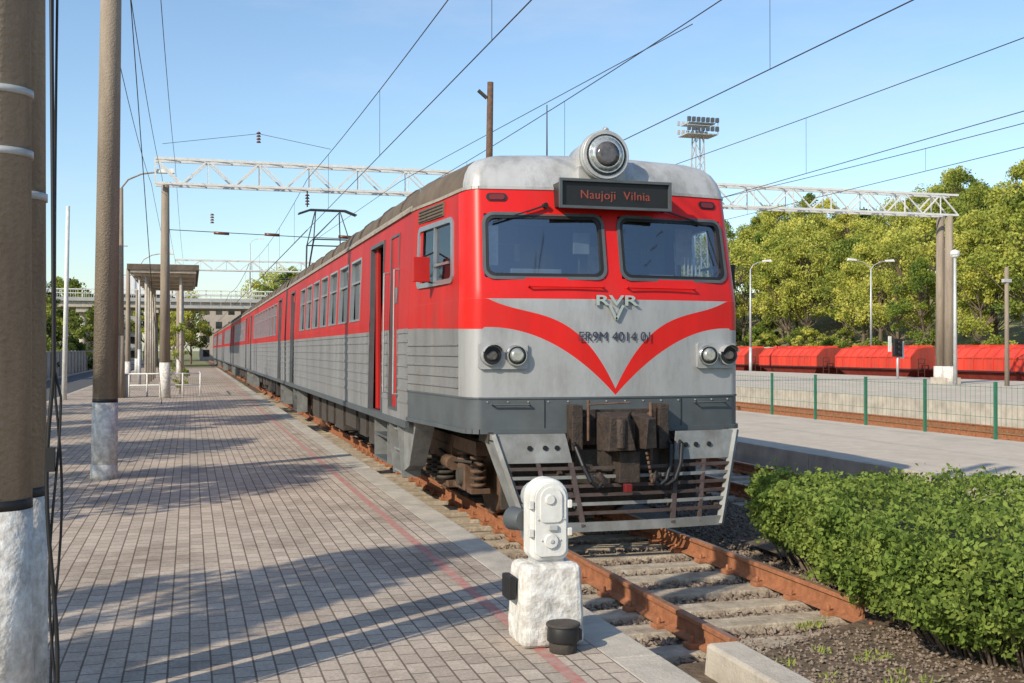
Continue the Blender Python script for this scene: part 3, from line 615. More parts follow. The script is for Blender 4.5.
q.cyl((sx-.01,sy-.125,zb+.40),(sx-.01,sy-.11,zb+.40),.03,.036,16,'white'); q.cyl((sx+.0,sy-.118,zb+.13),(sx+.0,sy-.10,zb+.13),.045,.05,16,'white'); q.cyl((sx,sy-.125,zb+.13),(sx,sy-.117,zb+.13),.015,.015,8,'galv')
q.box(sx-.02,sx+.04,sy-.12,sy-.101,zb+.20,zb+.235,'galv'); 
for zz in (.16,.34): q.box(sx+.115,sx+.145,sy-.10,sy-.05,zb+zz,zb+zz+.05,'white'); q.box(sx-.145,sx-.115,sy-.10,sy-.05,zb+zz,zb+zz+.05,'white')
for an in range(0,360,45):
    q.cyl((sx+.088*math.cos(math.radians(an)),sy-.108,zb+.27+.19*math.sin(math.radians(an))),(sx+.088*math.cos(math.radians(an)),sy-.098,zb+.27+.19*math.sin(math.radians(an))),.007,.007,6,'galv')
q.box(sx-.10,sx+.10,sy-.06,sy+.08,zb-.03,zb+.02,'galv')
for zz in (.14,.38): q.cyl((sx,sy+.09,zb+zz),(sx-.0,sy+.26,zb+zz),.09,.10,18,'galv')
q.cyl((sx-.12,sy+.1,zb+.24),(sx-.17,sy+.22,zb+.24),.07,.08,16,'dgrey')
q.obj('door_and_hoods',DS,bevel=.004)
q=MB(); bxx=sx+.03; byy=sy-.25
q.cyl((bxx,byy,sz+.07),(bxx,byy,sz+.17),.105,.10,18,'black'); q.cyl((bxx,byy,sz+.165),(bxx,byy,sz+.185),.112,.108,18,'under'); q.cyl((bxx,byy,sz),(bxx,byy,sz+.08),.09,.09,12,'under'); q.box(bxx+.05,bxx+.12,byy-.03,byy+.03,sz+.07,sz+.14,'under')
q.box(sx-.275,sx-.222,sy-.06,sy+.1,sz+.30,sz+.45,'black'); q.obj('cable_boxes',DS,bevel=.008)
# ---------------------------------------------------------------- poles
def cpole(name,x,y,h,r0=.165,r1=.11,zw=1.32,lean=(0,0)):
    m_=MB(); f=(zw-.15)/h
    m_.cyl((x,y,.15),(x+lean[0]*f,y+lean[1]*f,zw),r0+.004,r0+(r1-r0)*f+.004,24,'whitewash')
    m_.cyl((x+lean[0]*f,y+lean[1]*f,zw),(x+lean[0]*f*1.08,y+lean[1]*f*1.08,zw+.05),r0+(r1-r0)*f+.003,r0+(r1-r0)*f+.002,24,'black')
    m_.cyl((x+lean[0]*f,y+lean[1]*f,zw+.03),(x+lean[0],y+lean[1],h),r0+(r1-r0)*f,r1,24,'concpole')
    return m_
m_=cpole('p',-.91,5.92,10.5); 
for zz in (3.35,3.05): m_.cyl((-.91,5.92,zz),(-.91,5.92,zz+.035),.160,.160,24,'galv')
m_.obj('catenary_pole')
m_=cpole('p',-.90,6.40,10.5); m_.cyl((-.9,6.4,2.9),(-.9,6.4,2.94),.160,.160,24,'galv'); m_.obj('catenary_pole')
m_=cpole('p',-1.23,17.45,11,.185,.13,lean=(.12,0)); m_.cyl((-1.23,17.45,.15),(-1.23,17.45,.4),.20,.19,20,'whitewash'); m_.obj('catenary_pole')
cbm=MB()
for k_ in range(3):
    pts=[]
    for i in range(50):
        z=7-6.8*i/49; pts.append((-.66+.012*math.sin(z*.9+k_*1.2)+.012*k_+(.03*math.sin(z*3.2+k_*1.7) if z<1.9 else 0),5.85+.02*k_,z))
    cbm.tube(pts,.007+.004*(k_==0),'black',6)
cbm.box(-.68,-.64,5.83,5.87,1.5,1.62,'black'); cbm.obj('hanging_cable')
def gantry(name,Y,x0,x1,zb_,zt,dep=.7):
    e=empty(name); m_=MB()
    n_=int((x1-x0)/1.0)
    for yy in (Y-dep/2,Y+dep/2):
        for z in (zb_,zt): m_.beam((x0,yy,z),(x1,yy,z),.10,.10,'pylon')
        for i in range(n_):
            a=x0+(x1-x0)*i/n_; c_=x0+(x1-x0)*(i+1)/n_
            m_.beam((a,yy,zb_ if i%2 else zt),(c_,yy,zt if i%2 else zb_),.06,.06,'pylon')
            if i%2==0: m_.beam((a,yy,zb_),(a,yy,zt),.045,.045,'pylon')
    for i in range(n_):
        a=x0+(x1-x0)*i/n_; c_=x0+(x1-x0)*(i+1)/n_
        for z in (zb_,zt): m_.beam((a,Y-dep/2,z),(c_,Y+dep/2,z),.04,.04,'pylon')
    m_.obj('truss',e)
    return e
G=gantry('catenary_gantry',45.9,-1.35,36.1,8.70,9.68)
m_=MB(); m_.cyl((-.97,45.9,.15),(-.97,45.9,1.6),.22,.21,16,'whitewash'); m_.cyl((-.97,45.9,1.6),(-.97,45.9,8.66),.21,.15,16,'concpole'); 
for yy in (45.6,46.25): m_.cyl((35.6,yy,.4),(35.6,yy,1.3),.34,.33,16,'whitewash'); m_.cyl((35.6,yy,1.3),(35.6,yy,8.66),.25,.18,16,'concpole')
m_.box(35.2,36.1,45.4,46.5,.45,.75,'conc')
m_.obj('columns',G)
m_=MB()
for x in (4.62,9.4,17,20.6):
    m_.cyl((x,45.9,8.65),(x,45.9,8.0),.03,.03,6,'wire'); 
    for i in range(4): m_.cyl((x,45.9,8.1+i*.12),(x,45.9,8.16+i*.12),.10,.06,10,'ceramic')
m_.obj('insulators',G)
G2=gantry('catenary_gantry',93,-1.2,24,8.6,9.4); m_=MB(); m_.cyl((-.9,93,0),(-.9,93,8.6),.22,.16,12,'concpole'); m_.cyl((24,93,-.3),(24,93,8.6),.22,.16,12,'concpole'); m_.obj('columns',G2)
for (px_,py_,ph_) in ((-.9,140,9),(-3.4,56,7.5),(-3.6,70,7),(-.8,84,8),(-4.2,95,7)):
    m_=MB(); m_.cyl((px_,py_,0),(px_,py_,ph_),.17,.11,12,'concpole'); m_.cyl((px_,py_,.1),(px_,py_,1.4),.18,.17,12,'whitewash'); m_.beam((px_-.5,py_,ph_-.4),(px_+.5,py_,ph_-.4),.06,.06,'galv'); m_.obj('catenary_pole')
m_=MB(); m_.cyl((7.85,29.5,-.3),(8.0,29.5,9.55),.13,.085,14,'rust'); m_.beam((7.9,29.5,9.1),(7.65,29.5,9.3),.08,.08,'under'); m_.obj('catenary_pole')
W=MB()
def messenger(X,zs,sag,y0,y1,zc,drop=True):
    sp=[(y0,45.9),(45.9,93),(93,140),(140,200)]
    for a,b_ in sp:
        pts=[(X,a+(b_-a)*i/16,zs-sag*4*(i/16)*(1-i/16)) for i in range(17)]; W.tube(pts,.012 if a<50 else .022,'wire',5)
        if drop:
            for i in (2,5,8,11,14): W.tube([pts[i],(X,pts[i][1],zc)],.006,'wire',4)
    W.tube([(X,y0,zc),(X,45.9,zc)],.011,'wire',5); W.tube([(X,45.9,zc),(X,200,zc)],.022,'wire',5)
messenger(4.62,9.15,.5,-12,200,7.05); messenger(9.6,9.1,.4,-12,200,6.95); messenger(16.9,9.0,.3,-12,200,7.15); messenger(20.9,8.5,.5,-12,200,7.4)
W.tube([(9.6,20,8.6),(7.4,40,8.3),(6.4,60,8.0)],.010,'wire',5)
for X,z in ((-1.5,8.7),(-.6,9.6),(-1.1,9.0)):
    for a,b_ in ((5.9,17.5),(17.5,45.9),(45.9,93),(93,140)):
        pts=[(X,a+(b_-a)*i/10,z-.4*4*(i/10)*(1-i/10)) for i in range(11)]; W.tube(pts,.009,'wire',5)
W.tube([(-1.1,17.45,10.5),(-1.0,30,4.2),(-.9,38,.3)],.010,'wire',5)
W.tube([(-.97,45.9,6.9),(4.62,45.9,6.75),(9.6,45.9,6.7),(20.9,45.9,6.8)],.016,'wire',5)
for x in (1.2,3.2,6.2): W.cyl((x-.3,45.9,6.82),(x+.3,45.9,6.8),.06,.06,8,'ceramic')
for X,Y,z in ((2.2,38,9.1),(.8,44,7.0)):
    for i in range(4): W.cyl((X,Y,z+i*.1),(X,Y,z+.06+i*.1),.08,.045,8,'ceramic')
W.tube([(-.9,38,8.9),(2.2,38,9.4),(4.62,38,9.0)],.008,'wire',4)
W.obj('overhead_wires',fix=False)
def lamp(x,y,z0,h,arm=1.9,dirx=1,k='galv',r=.09,double=False):
    m_=MB(); m_.cyl((x,y,z0),(x,y,z0+h*.3),r*1.3,r*1.2,10,k); m_.cyl((x,y,z0+h*.3),(x,y,z0+h),r,r*.6,10,k)
    for s_ in ((1,-1) if double else (1,)):
        dx=dirx*s_; pts=[(x,y,z0+h),(x+dx*arm*.15,y,z0+h+.35),(x+dx*arm*.45,y,z0+h+.6),(x+dx*arm*.8,y,z0+h+.7)]; m_.tube(pts,.035,k,6)
        xe=x+dx*arm*.75; m_.hexa([(xe,y-.12,z0+h+.66),(xe+dx*.75,y-.15,z0+h+.68),(xe+dx*.75,y+.15,z0+h+.68),(xe,y+.12,z0+h+.66),(xe,y-.08,z0+h+.80),(xe+dx*.7,y-.1,z0+h+.86),(xe+dx*.7,y+.1,z0+h+.86),(xe,y+.08,z0+h+.80)],'white')
    m_.obj('street_lamp')
lamp(-2.65,46.4,.15,8.4,1.7,1,'concpole',.12); lamp(-2.7,64,.15,6.6,1.4,1,'galv',.08)
def ball(x,y,z0,h):
    m_=MB(); m_.cyl((x,y,z0),(x,y,z0+h),.10,.065,10,'galv'); m_.cyl((x,y,z0+h),(x,y,z0+h+.12),.1,.24,12,'white'); m_.cyl((x,y,z0+h+.12),(x,y,z0+h+.32),.25,.20,12,'white'); m_.cyl((x,y,z0+h+.32),(x,y,z0+h+.38),.20,.05,12,'white'); m_.obj('street_lamp')
ball(34.6,43.9,.45,6.0); ball(38.2,42.0,.45,4.6)
m_=MB(); m_.cyl((35.9,42.0,.4),(35.9,42.0,5.9),.11,.09,10,'concpole'); m_.box(35.7,36.1,41.9,42.1,5.2,5.35,'galv'); m_.obj('lamp_post')
lamp(52,76,-.5,9,1.8,1,'galv',.1,True); lamp(43.5,80,-.4,9,1.5,1,'galv',.1)
m_=MB(); m_.cyl((-4.62,45.1,.15),(-4.5,45.1,7.6),.10,.07,10,'white'); m_.obj('flag_pole')
m_=MB(); m_.cyl((39.4,55,.45),(39.4,55,2.1),.07,.07,8,'galv'); m_.box(39.15,39.65,54.9,55.15,1.7,2.75,'black'); 
for z in (1.95,2.25,2.55): m_.cyl((39.4,54.9,z),(39.4,54.72,z),.1,.11,12,'black')
m_.box(39.7,39.95,55.15,55.2,1.6,2.6,'white'); m_.box(38.9,39.1,55.15,55.2,2.0,2.9,'white'); m_.obj('railway_signal')
m_=MB(); bx,by=44.2,91; H=22.6
for sx_ in (-1,1):
    for sy_ in (-1,1): m_.beam((bx+sx_*.9,by+sy_*.9,-1.3),(bx+sx_*.35,by+sy_*.35,H),.1,.1,'galv')
for i in range(16):
    z=-1+i*1.45; f=z/H; f2=(z+1.45)/H; w0=.9-.55*f; w1=.9-.55*f2; s_=1 if i%2 else -1
    for q_ in (-1,1): m_.beam((bx-s_*w0,by+q_*w0,z),(bx+s_*w1,by+q_*w1,z+1.45),.05,.05,'galv'); m_.beam((bx+q_*w0,by-s_*w0,z),(bx+q_*w1,by+s_*w1,z+1.45),.05,.05,'galv')
m_.box(bx-1.5,bx+1.5,by-1,by+1,H-1.1,H-1.0,'galv'); m_.box(bx-1.3,bx+1.3,by-.9,by+.9,H-.1,H,'galv')
for i in range(7):
    a=-1.4+i*.46
    for z in (H-.8,H-.0): m_.box(bx+a-.14,bx+a+.14,by-1.25,by-1.0,z,z+.4,'dgrey'); m_.box(bx+a-.12,bx+a+.12,by+1.0,by+1.2,z,z+.4,'galv')
for s_ in (-1,1): m_.beam((bx+s_*1.5,by-1,H-1.1),(bx+s_*1.5,by-1,H+.5),.05,.05,'galv')
m_.beam((bx-1.5,by-1,H-.3),(bx+1.5,by-1,H-.3),.05,.05,'galv'); m_.obj('floodlight_mast')
F=MB(); yy=12.6
while yy<120:
    F.box(16.47,16.53,yy-.03,yy+.03,.15,1.42,'green'); yy+=2.35
for z in (.35,.65,.95,1.3): F.box(16.496,16.504,12.6,120,z-.004,z+.004,'green')
y_=12.6
while y_<60: F.box(16.498,16.502,y_-.002,y_+.002,.25,1.35,'green'); y_+=.16
F.obj('mesh_fence',fix=False)
F=MB()
for x in (-2.4,-1.7,-.3,.4): F.cyl((x,47.6,.15),(x,47.6,1.15),.035,.035,8,'white')
for z in (.65,1.12): F.cyl((-2.4,47.6,z),(.4,47.6,z),.03,.03,8,'white')
F.cyl((.4,47.6,1.12),(.4,52,1.12),.03,.03,8,'white'); F.obj('platform_railing')
F=MB(); F.box(-3.0,-2.4,46.6,46.9,.15,1.1,'panelgrey'); F.box(-3.03,-2.37,46.58,46.92,1.1,1.15,'galv'); F.obj('utility_cabinet',bevel=.02)
m_=MB(); m_.box(-3.1,.3,62,78,6.25,6.4,'conc'); m_.box(-3.25,.45,61.9,78.1,6.4,6.7,'roof')
for yy in (62.6,66,70,74,77.5):
    m_.cyl((-2.3,yy,.15),(-2.3,yy,6.15),.08,.08,10,'conc'); m_.cyl((-.5,yy,.15),(-.5,yy,6.15),.08,.08,10,'conc'); m_.box(-3.0,.2,yy-.08,yy+.08,6.1,6.25,'conc')
m_.obj('platform_canopy')
OV=empty('road_bridge'); m_=MB(); m_.box(-90,70,158,170,7.9,8.9,'conc'); m_.box(-90,70,157.6,158,8.7,9.2,'panelgrey')
x=-88
while x<70:
    m_.box(x,x+.15,157.7,157.85,9.2,10.3,'white'); 
    for q_ in range(5): m_.box(x+.3*q_+.3,x+.3*q_+.34,157.75,157.79,9.2,10.2,'white')
    x+=2
m_.box(-90,70,157.7,157.8,10.2,10.35,'white'); m_.box(-90,70,157.7,157.8,9.7,9.8,'white')
for x in (-60,-44,-28,-14,-5,16,34,54):
    for yy in (159.5,163.5,168): m_.cyl((x,yy,-.3),(x,yy,7.2),.5,.5,12,'conc')
    m_.box(x-.8,x+.8,158.3,169.6,7.2,7.9,'conc')
m_.obj('deck',OV)
for x in (-52,-32,-12,8,28): lamp(x,157.9,9.0,8,1.6,1,'galv',.1)
m_=MB(); m_.box(-3,12,118,120,6.4,6.7,'panelgrey')
for i in range(16): m_.box(-3+i,-2.95+i,118,118.05,6.7,7.7,'galv'); 
m_.box(-3,12,118,118.05,7.65,7.75,'galv'); m_.box(-3,12,118,118.05,7.15,7.2,'galv'); m_.box(-3,-2.4,118,120,0,6.4,'conc'); m_.box(11.4,12,118,120,-.3,6.4,'conc'); m_.obj('footbridge')
def truck(x,y,z):
    e=empty('truck'); m_=MB(); m_.box(x,x+6.5,y,y+2.4,z+.9,z+3.4,'truckwhite'); m_.hexa([(x+6.7,y,z+.6),(x+8.4,y,z+.6),(x+8.4,y+2.4,z+.6),(x+6.7,y+2.4,z+.6),(x+6.7,y,z+2.7),(x+8.0,y,z+2.7),(x+8.0,y+2.4,z+2.7),(x+6.7,y+2.4,z+2.7)],'truckwhite'); m_.obj('body',e,bevel=.06)
    m_=MB(); m_.box(x+7.2,x+8.0,y-.02,y+.05,z+1.6,z+2.4,'sidewin'); m_.box(x,x+8.2,y+.2,y+2.2,z+.5,z+.88,'under'); m_.obj('windows_and_chassis',e)
    m_=MB()
    for wx in (x+1.2,x+2.4,x+7.4): m_.cyl((wx,y-.02,z+.45),(wx,y+2.42,z+.45),.45,.45,16,'black')
    m_.obj('wheels',e)
truck(-27,161,8.9); truck(-9,161,8.9)
def building(x0,x1,y0,y1,z0,z1,k,nf,nw,wk='sidewin'):
    e=empty('office_building'); m_=MB(); m_.box(x0,x1,y0,y1,z0,z1,k); m_.obj('walls',e)
    m_=MB(); m_.box(x0-.3,x1+.3,y0-.3,y1+.3,z1,z1+.5,'roof'); m_.obj('roof',e)
    m_=MB(); fh=(z1-z0)/nf
    for f in range(nf):
        for i in range(nw):
            a=x0+(x1-x0)*(i+.25)/nw; b_=x0+(x1-x0)*(i+.75)/nw; z=z0+f*fh+fh*.3
            m_.box(a,b_,y0-.04,y0+.1,z,z+fh*.5,wk)
        for i in range(nw):
            a=y0+(y1-y0)*(i+.25)/nw; b_=y0+(y1-y0)*(i+.75)/nw; z=z0+f*fh+fh*.3
            m_.box(x1-.1,x1+.04,a,b_,z,z+fh*.5,wk); m_.box(x0-.04,x0+.1,a,b_,z,z+fh*.5,wk)
    m_.obj('windows',e)
building(-36,-15.5,108,126,-.3,7.2,'panelgrey',2,8)
building(-60,-34,230,250,-.3,14,'brick',5,12); building(-24,-10,235,250,-.3,11,'panelgrey',4,6); building(2,26,250,262,-.3,12,'brick',4,9)
m_=MB(); m_.box(-10.6,-10.3,40,150,-.3,1.9,'conc')
for i in range(37): m_.box(-10.28,-10.2,40+i*3,40.25+i*3,-.3,2.05,'conc')
m_.box(-10.65,-10.25,40,150,1.9,2.0,'panelgrey'); m_.obj('concrete_wall')
# ---------------------------------------------------------------- wagons
def wagon(y0,L_=10.0):
    m_=MB(); x0,x1=46.4,49.6; b0=-.25; top=2.28
    y1_=y0+L_
    m_.hexa([(x0+.7,y0+2.3,b0),(x1-.7,y0+2.3,b0),(x1-.7,y1_-2.3,b0),(x0+.7,y1_-2.3,b0),(x0,y0+.55,.80),(x1,y0+.55,.80),(x1,y1_-.55,.80),(x0,y1_-.55,.80)],'wagonlow')
    sec=[(0,.80),(0,1.62),(.55,2.16),(1.1,2.26),(1.6,2.28)]
    full=[(x0+a,z) for a,z in sec]+[(x1-a,z) for a,z in sec[::-1][1:]]
    rws=[[(x,yy,z) for x,z in full] for yy in (y0+.55,y1_-.55)]
    m_.grid(rws,lambda a,b:'wagonred',smooth=False); m_.face(rws[0],'wagonlow'); m_.face(rws[-1][::-1],'wagonlow')
    m_.box(x0-.08,x1+.08,y0+.5,y1_-.5,.74,.84,'wagondark'); m_.box(x0-.05,x0+.02,y0+.5,y1_-.5,1.58,1.68,'wagonred'); m_.box(x0+.2,x1-.2,y0,y1_,-.55,-.28,'wagondark')
    n_=10
    for i in range(n_+1):
        yy=y0+.6+(L_-1.2)*i/n_
        pp=[(x0+a-.03,yy,z+.01) for a,z in sec]
        for a,c_ in zip(pp[:-1],pp[1:]): m_.beam(a,c_,.08,.08,'wagonred')
    for i in range(4): yy=y0+1.6+i*(L_-3.2)/3; m_.box(x0+1,x1-1,yy-.45,yy+.45,2.2,2.42,'wagonred')
    for yy in (y0+.15,y1_-.2):
        m_.tube([(x0+.3,yy,-.4),(x0+.3,yy,1.5)],.03,'wagondark'); m_.tube([(x0+.8,yy,-.4),(x0+.8,yy,1.5)],.03,'wagondark')
        for z in (0,.3,.6,.9,1.2,1.5): m_.tube([(x0+.3,yy,z),(x0+.8,yy,z)],.02,'wagondark')
    for yy in (y0+1.3,y0+2.9,y1_-2.9,y1_-1.3):
        for x in (47.2,48.8): m_.cyl((x-.06,yy,-.55),(x+.06,yy,-.55),.45,.45,16,'under')
    m_.box(x0+1.2,x1-1.2,y0-1.4,y0,-.5,-.35,'under')
    m_.obj('hopper_wagon')
yy=39.8
for i in range(7): wagon(yy); yy+=11.5
m_=MB(); 
for i in range(4): m_.box(62+i*2.2,62.25+i*2.2,120,165,gz(62+i*2.2,140)-1.5,gz(62+i*2.2,140)+1.1,'conc')
m_.obj('retaining_wall')
# ---------------------------------------------------------------- trees
def leafcloud(C,Rr,nl,size,rg):
    idx=rg.integers(0,len(C),nl); d=rg.normal(0,1,(nl,3)); d/=np.linalg.norm(d,axis=1)[:,None]; r=rg.uniform(0.15,1.15,nl)**.6
    p=C[idx]+d*(Rr[idx]*r)[:,None]*np.array([1,1,.8]); 
    a=rg.normal(0,1,(nl,3)); a/=np.linalg.norm(a,axis=1)[:,None]; b_=np.cross(a,rg.normal(0,1,(nl,3))); b_/=np.linalg.norm(b_,axis=1)[:,None]
    s=(size*rg.uniform(.6,1.3,nl))[:,None]
    V=np.stack([p-a*s,p+b_*s*.6,p+a*s,p-b_*s*.6],1).reshape(-1,3); return V,idx
def tree_mesh(name,seed,H,R,nl,size,keys,trunk_r=.22,base=.28,nc=60):
    rg=np.random.default_rng(seed); m_=MB(); pts=[np.array((0,0,-.5))]
    for i in range(1,7): pts.append(np.array((rg.normal(0,.12)*i*.6,rg.normal(0,.12)*i*.6,H*.88*i/6)))
    for i in range(6): m_.cyl(pts[i],pts[i+1],trunk_r*(1-i/6.5),trunk_r*(1-(i+1)/6.5),8,'bark',caps=False)
    C=[];Rr=[]
    for i in range(nc):
        h=base+(1-base)*rg.uniform(0,1)**.9; env=math.sin(math.pi*min(1,max(0.02,(h-base+.12)/(1.10-base))))**.65
        th=rg.uniform(0,6.283); rad=R*env*rg.uniform(.25,1)**.6
        c=np.array((rad*math.cos(th),rad*math.sin(th),H*h)); C.append(c); Rr.append(R*rg.uniform(.13,.27))
        if i%2==0:
            k_=max(1,min(5,int((h-.15)*6))); s0=pts[k_]; mid=(s0+c)/2+np.array((0,0,-.03*H)); m_.cyl(s0,mid,trunk_r*.34,trunk_r*.2,5,'bark',caps=False); m_.cyl(mid,c,trunk_r*.2,trunk_r*.07,5,'bark',caps=False)
    C=np.array(C);Rr=np.array(Rr); V,idx=leafcloud(C,Rr,nl,size,rg)
    cm=rg.integers(0,len(keys),len(C)); nv=len(m_.v)
    me=bpy.data.meshes.new(name); F_=m_.f+[tuple(range(nv+4*i,nv+4*i+4)) for i in range(nl)]
    me.from_pydata(m_.v+V.tolist(),[],F_); me.materials.append(M['bark'])
    for k_ in keys: me.materials.append(M[k_])
    me.polygons.foreach_set('material_index',np.concatenate([np.zeros(len(m_.f),int),1+cm[idx]])); me.update(); return me
TM=[tree_mesh('tree_mesh_%d'%i,20+i,12.5+i%3,4.0+.5*(i%3),9000,.155,['leafA','leafA','leafB'] if i%3 else ['leafB','leafA','leafB'],nc=70,base=.26) for i in range(6)]
DK=[tree_mesh('dark_tree_mesh_%d'%i,40+i,12,4.5,6000,.24,['leafD','leafB']) for i in range(2)]
BM_=[tree_mesh('bush_mesh_%d'%i,60+i,3.2,2.4,3500,.13,['leafB','leafD','leafA'],trunk_r=.07,base=.08,nc=30) for i in range(2)]
def put(me,x,y,s,name='deciduous_tree',sz=None,z=None):
    o=bpy.data.objects.new(name,me); SC.collection.objects.link(o); o.location=(x,y,gz(x,y) if z is None else z); o.rotation_euler=(0,0,random.uniform(0,6.28)); o.scale=(s,s,(sz or s)); return o
rt=random.Random(11); cnt=0
while cnt<95:
    x=rt.uniform(67,132); y=rt.uniform(62,215); D_=.96*y+.28*x
    if not .42<x/D_<.78: continue
    put(TM[rt.randrange(6)],x,y,rt.uniform(.72,1.12)*(1.0 if x<80 else 1.05)); cnt+=1
for i in range(12): put(DK[rt.randrange(2)],rt.uniform(76,120),rt.uniform(80,200),rt.uniform(.7,1.05))
for i in range(60): put(BM_[rt.randrange(2)],rt.uniform(56,76),rt.uniform(60,190),rt.uniform(.35,1.0),'shrub')
for i in range(40): put((TM+DK)[rt.randrange(8)],rt.uniform(-90,45),rt.uniform(180,300),rt.uniform(.8,1.2))
for i in range(24): put(BM_[rt.randrange(2)],rt.uniform(-19,-11.5),rt.uniform(55,140),rt.uniform(.7,1.2),'shrub')
for x,y,s_ in ((-15.5,100,.6),(-13,84,.5),(-17,135,.8),(-11,150,.7)): put(DK[0],x,y,s_)
SAP=tree_mesh('sapling_mesh',77,3.6,.75,1100,.06,['leafA','leafB'],trunk_r=.035,base=.12,nc=24)
put(SAP,-.45,49.5,.9,'sapling',None,.15)
# unseen trees added off frame to cast shadows on the paving
put(DK[0],-6.7,4.3,.27,sz=.62,z=-.2); put(DK[1],-6.9,3.3,.18,sz=.5,z=-.2)
for x,y,s_,k_ in ((-8.9,11.0,.62,1),(-9.0,17.5,.62,3),(-9.3,25,.7,4),(-9.4,34,.7,2)): put(TM[k_],x,y,s_,z=-.2)
# ---------------------------------------------------------------- hedge
foot=[(5.95,11.0),(5.45,9.2),(4.98,7.5),(4.88,6.5),(5.3,5.6),(7.2,4.6),(12,3.4),(13,8.0),(9.5,9.5),(7.6,10.4)]
def ins(poly,x,y):
    c=False; n_=len(poly); j=n_-1
    for i in range(n_):
        xi,yi=poly[i]; xj,yj=poly[j]
        if (yi>y)!=(yj>y) and x<(xj-xi)*(y-yi)/(yj-yi)+xi: c=not c
        j=i
    return c
def edist(poly,x,y):
    m_=9
    for i in range(len(poly)):
        ax,ay=poly[i]; bx_,by_=poly[(i+1)%len(poly)]; dx,dy=bx_-ax,by_-ay; t_=max(0,min(1,((x-ax)*dx+(y-ay)*dy)/(dx*dx+dy*dy))); m_=min(m_,math.hypot(x-ax-t_*dx,y-ay-t_*dy))
    return m_
HT=.76
def hbump(x,y,z): return mathutils.noise.noise((x*1.6,y*1.6,z*1.6))*.17+mathutils.noise.noise((x*5,y*5,z*5))*.12+mathutils.noise.noise((x*11,y*11,z*11))*.06
hr=random.Random(4); LP=[]
while len(LP)<34000:
    x=hr.uniform(4.7,11); y=hr.uniform(3.6,11.3)
    if not ins(foot,x,y): continue
    e_=edist(foot,x,y); zt=HT-.18*math.exp(-e_/.12)+hbump(x,y,0); LP.append((x,y,zt-abs(hr.gauss(0,.08))+(hr.uniform(0,.11) if hr.random()<.07 else 0)))
cnt=0
while cnt<44000:
    i=hr.choices(range(len(foot)),weights=[3,3,3,3,3,3,1,.3,.5,1])[0]; t_=hr.random(); a=foot[i]; b_=foot[(i+1)%len(foot)]; x=a[0]+(b_[0]-a[0])*t_; y=a[1]+(b_[1]-a[1])*t_
    L_=math.dist(a,b_)
    if hr.random()>L_/2.2 and L_<2.2: continue
    z=hr.uniform(.02,HT); nx,ny=(b_[1]-a[1])/L_,-(b_[0]-a[0])/L_
    if ins(foot,x+nx*.05,y+ny*.05): nx,ny=-nx,-ny
    o_=hbump(x,y,z+3)*1.4-abs(hr.gauss(0,.09))-.24*max(0,(.28-z)/.28)-.10*max(0,(z-.62)/.15)+(hr.uniform(0,.08) if hr.random()<.05 else 0)
    if z<.2 and hr.random()<.55: continue
    LP.append((x+nx*o_,y+ny*o_,z)); cnt+=1
LPn=np.array(LP); nl=len(LPn); a=rng.normal(0,1,(nl,3)); a/=np.linalg.norm(a,axis=1)[:,None]; b_=np.cross(a,rng.normal(0,1,(nl,3))); b_/=np.linalg.norm(b_,axis=1)[:,None]
s_=rng.uniform(.016,.034,nl)[:,None]; V=np.stack([LPn-a*s_,LPn+b_*s_*.62,LPn+a*s_,LPn-b_*s_*.62],1).reshape(-1,3)
HG=empty('hedge')
me=bpy.data.meshes.new('hedge_leaves'); me.from_pydata(V.tolist(),[],[tuple(range(4*i,4*i+4)) for i in range(nl)]); me.materials.append(M['hedgeA']); me.materials.append(M['hedgeB'])
me.polygons.foreach_set('material_index',(rng.random(nl)<.4).astype(int)); o=bpy.data.objects.new('leaves',me); SC.collection.objects.link(o); o.parent=HG
cm=MB(); cxm=sum(p_[0] for p_ in foot)/len(foot); cym=sum(p_[1] for p_ in foot)/len(foot)
def shr(p_,d_): 
    v=Vector((p_[0]-cxm,p_[1]-cym)); l=v.length; v*= (l-d_)/l; return (cxm+v.x,cym+v.y)
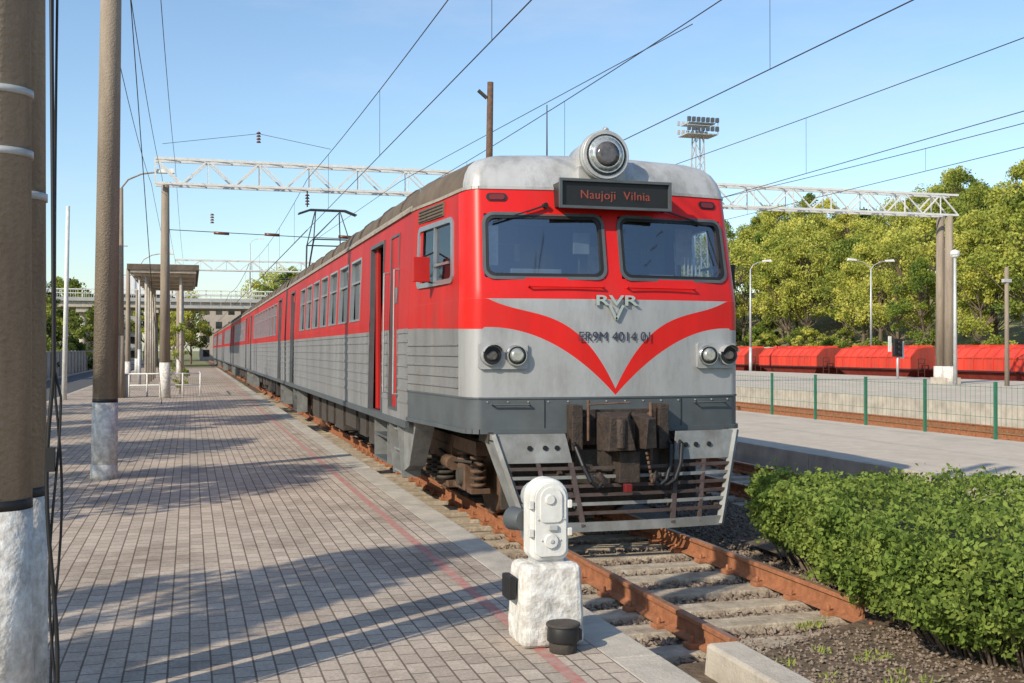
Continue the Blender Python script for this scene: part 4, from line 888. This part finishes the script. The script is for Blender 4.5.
lo=[shr(p_,.55) for p_ in foot]; up=[shr(p_,.30) for p_ in foot]; n_=len(foot)
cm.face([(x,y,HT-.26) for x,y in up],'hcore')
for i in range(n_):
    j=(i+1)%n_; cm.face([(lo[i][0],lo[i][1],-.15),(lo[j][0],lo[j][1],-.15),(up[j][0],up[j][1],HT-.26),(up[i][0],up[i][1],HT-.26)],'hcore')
for i in range(420):
    k_=hr.randrange(n_); t_=hr.random(); a=lo[k_]; b2=lo[(k_+1)%n_]; x=a[0]+(b2[0]-a[0])*t_+hr.uniform(-.1,.1); y=a[1]+(b2[1]-a[1])*t_+hr.uniform(-.1,.1)
    x2,y2=shr((x,y),-.35); p0=(x,y,-.15); p1=((x+x2)/2+hr.uniform(-.05,.05),(y+y2)/2+hr.uniform(-.05,.05),.12); p2=(x2,y2,.45)
    cm.cyl(p0,p1,.012,.009,5,'bark',caps=False); cm.cyl(p1,p2,.009,.004,5,'bark',caps=False)
cm.obj('stems',HG,fix=False)
wd=[]; fc=[]
def blade(x,y,z0,hm):
    h_=hr.uniform(.3,1)*hm; t_=hr.uniform(0,6.28); c_,s2=math.cos(t_)*.010,math.sin(t_)*.010; l1,l2=hr.uniform(-.04,.04),hr.uniform(-.04,.04); k_=len(wd)
    wd.extend([(x-c_,y-s2,z0),(x+c_,y+s2,z0),(x+l1,y+l2,z0+h_)]); fc.append((k_,k_+1,k_+2))
for c_ in range(34):
    x=hr.uniform(3.9,5.0); y=hr.uniform(5.0,7.2)
    if hr.random()<.3: x=hr.uniform(4.9,5.2); y=hr.uniform(7.1,8.4)
    z0=-.22 if y>7.2 else -.12
    for i in range(16): blade(x+hr.gauss(0,.04),y+hr.gauss(0,.04),z0,.06)
for c_ in range(260):
    x=hr.uniform(16.62,17.6); y=hr.uniform(14,60)
    for i in range(10): blade(x+hr.gauss(0,.12),y+hr.gauss(0,.2),-.25,.45)
me=bpy.data.meshes.new('grass'); me.from_pydata(wd,[],fc); me.materials.append(M['hedgeA']); o=bpy.data.objects.new('grass',me); SC.collection.objects.link(o)
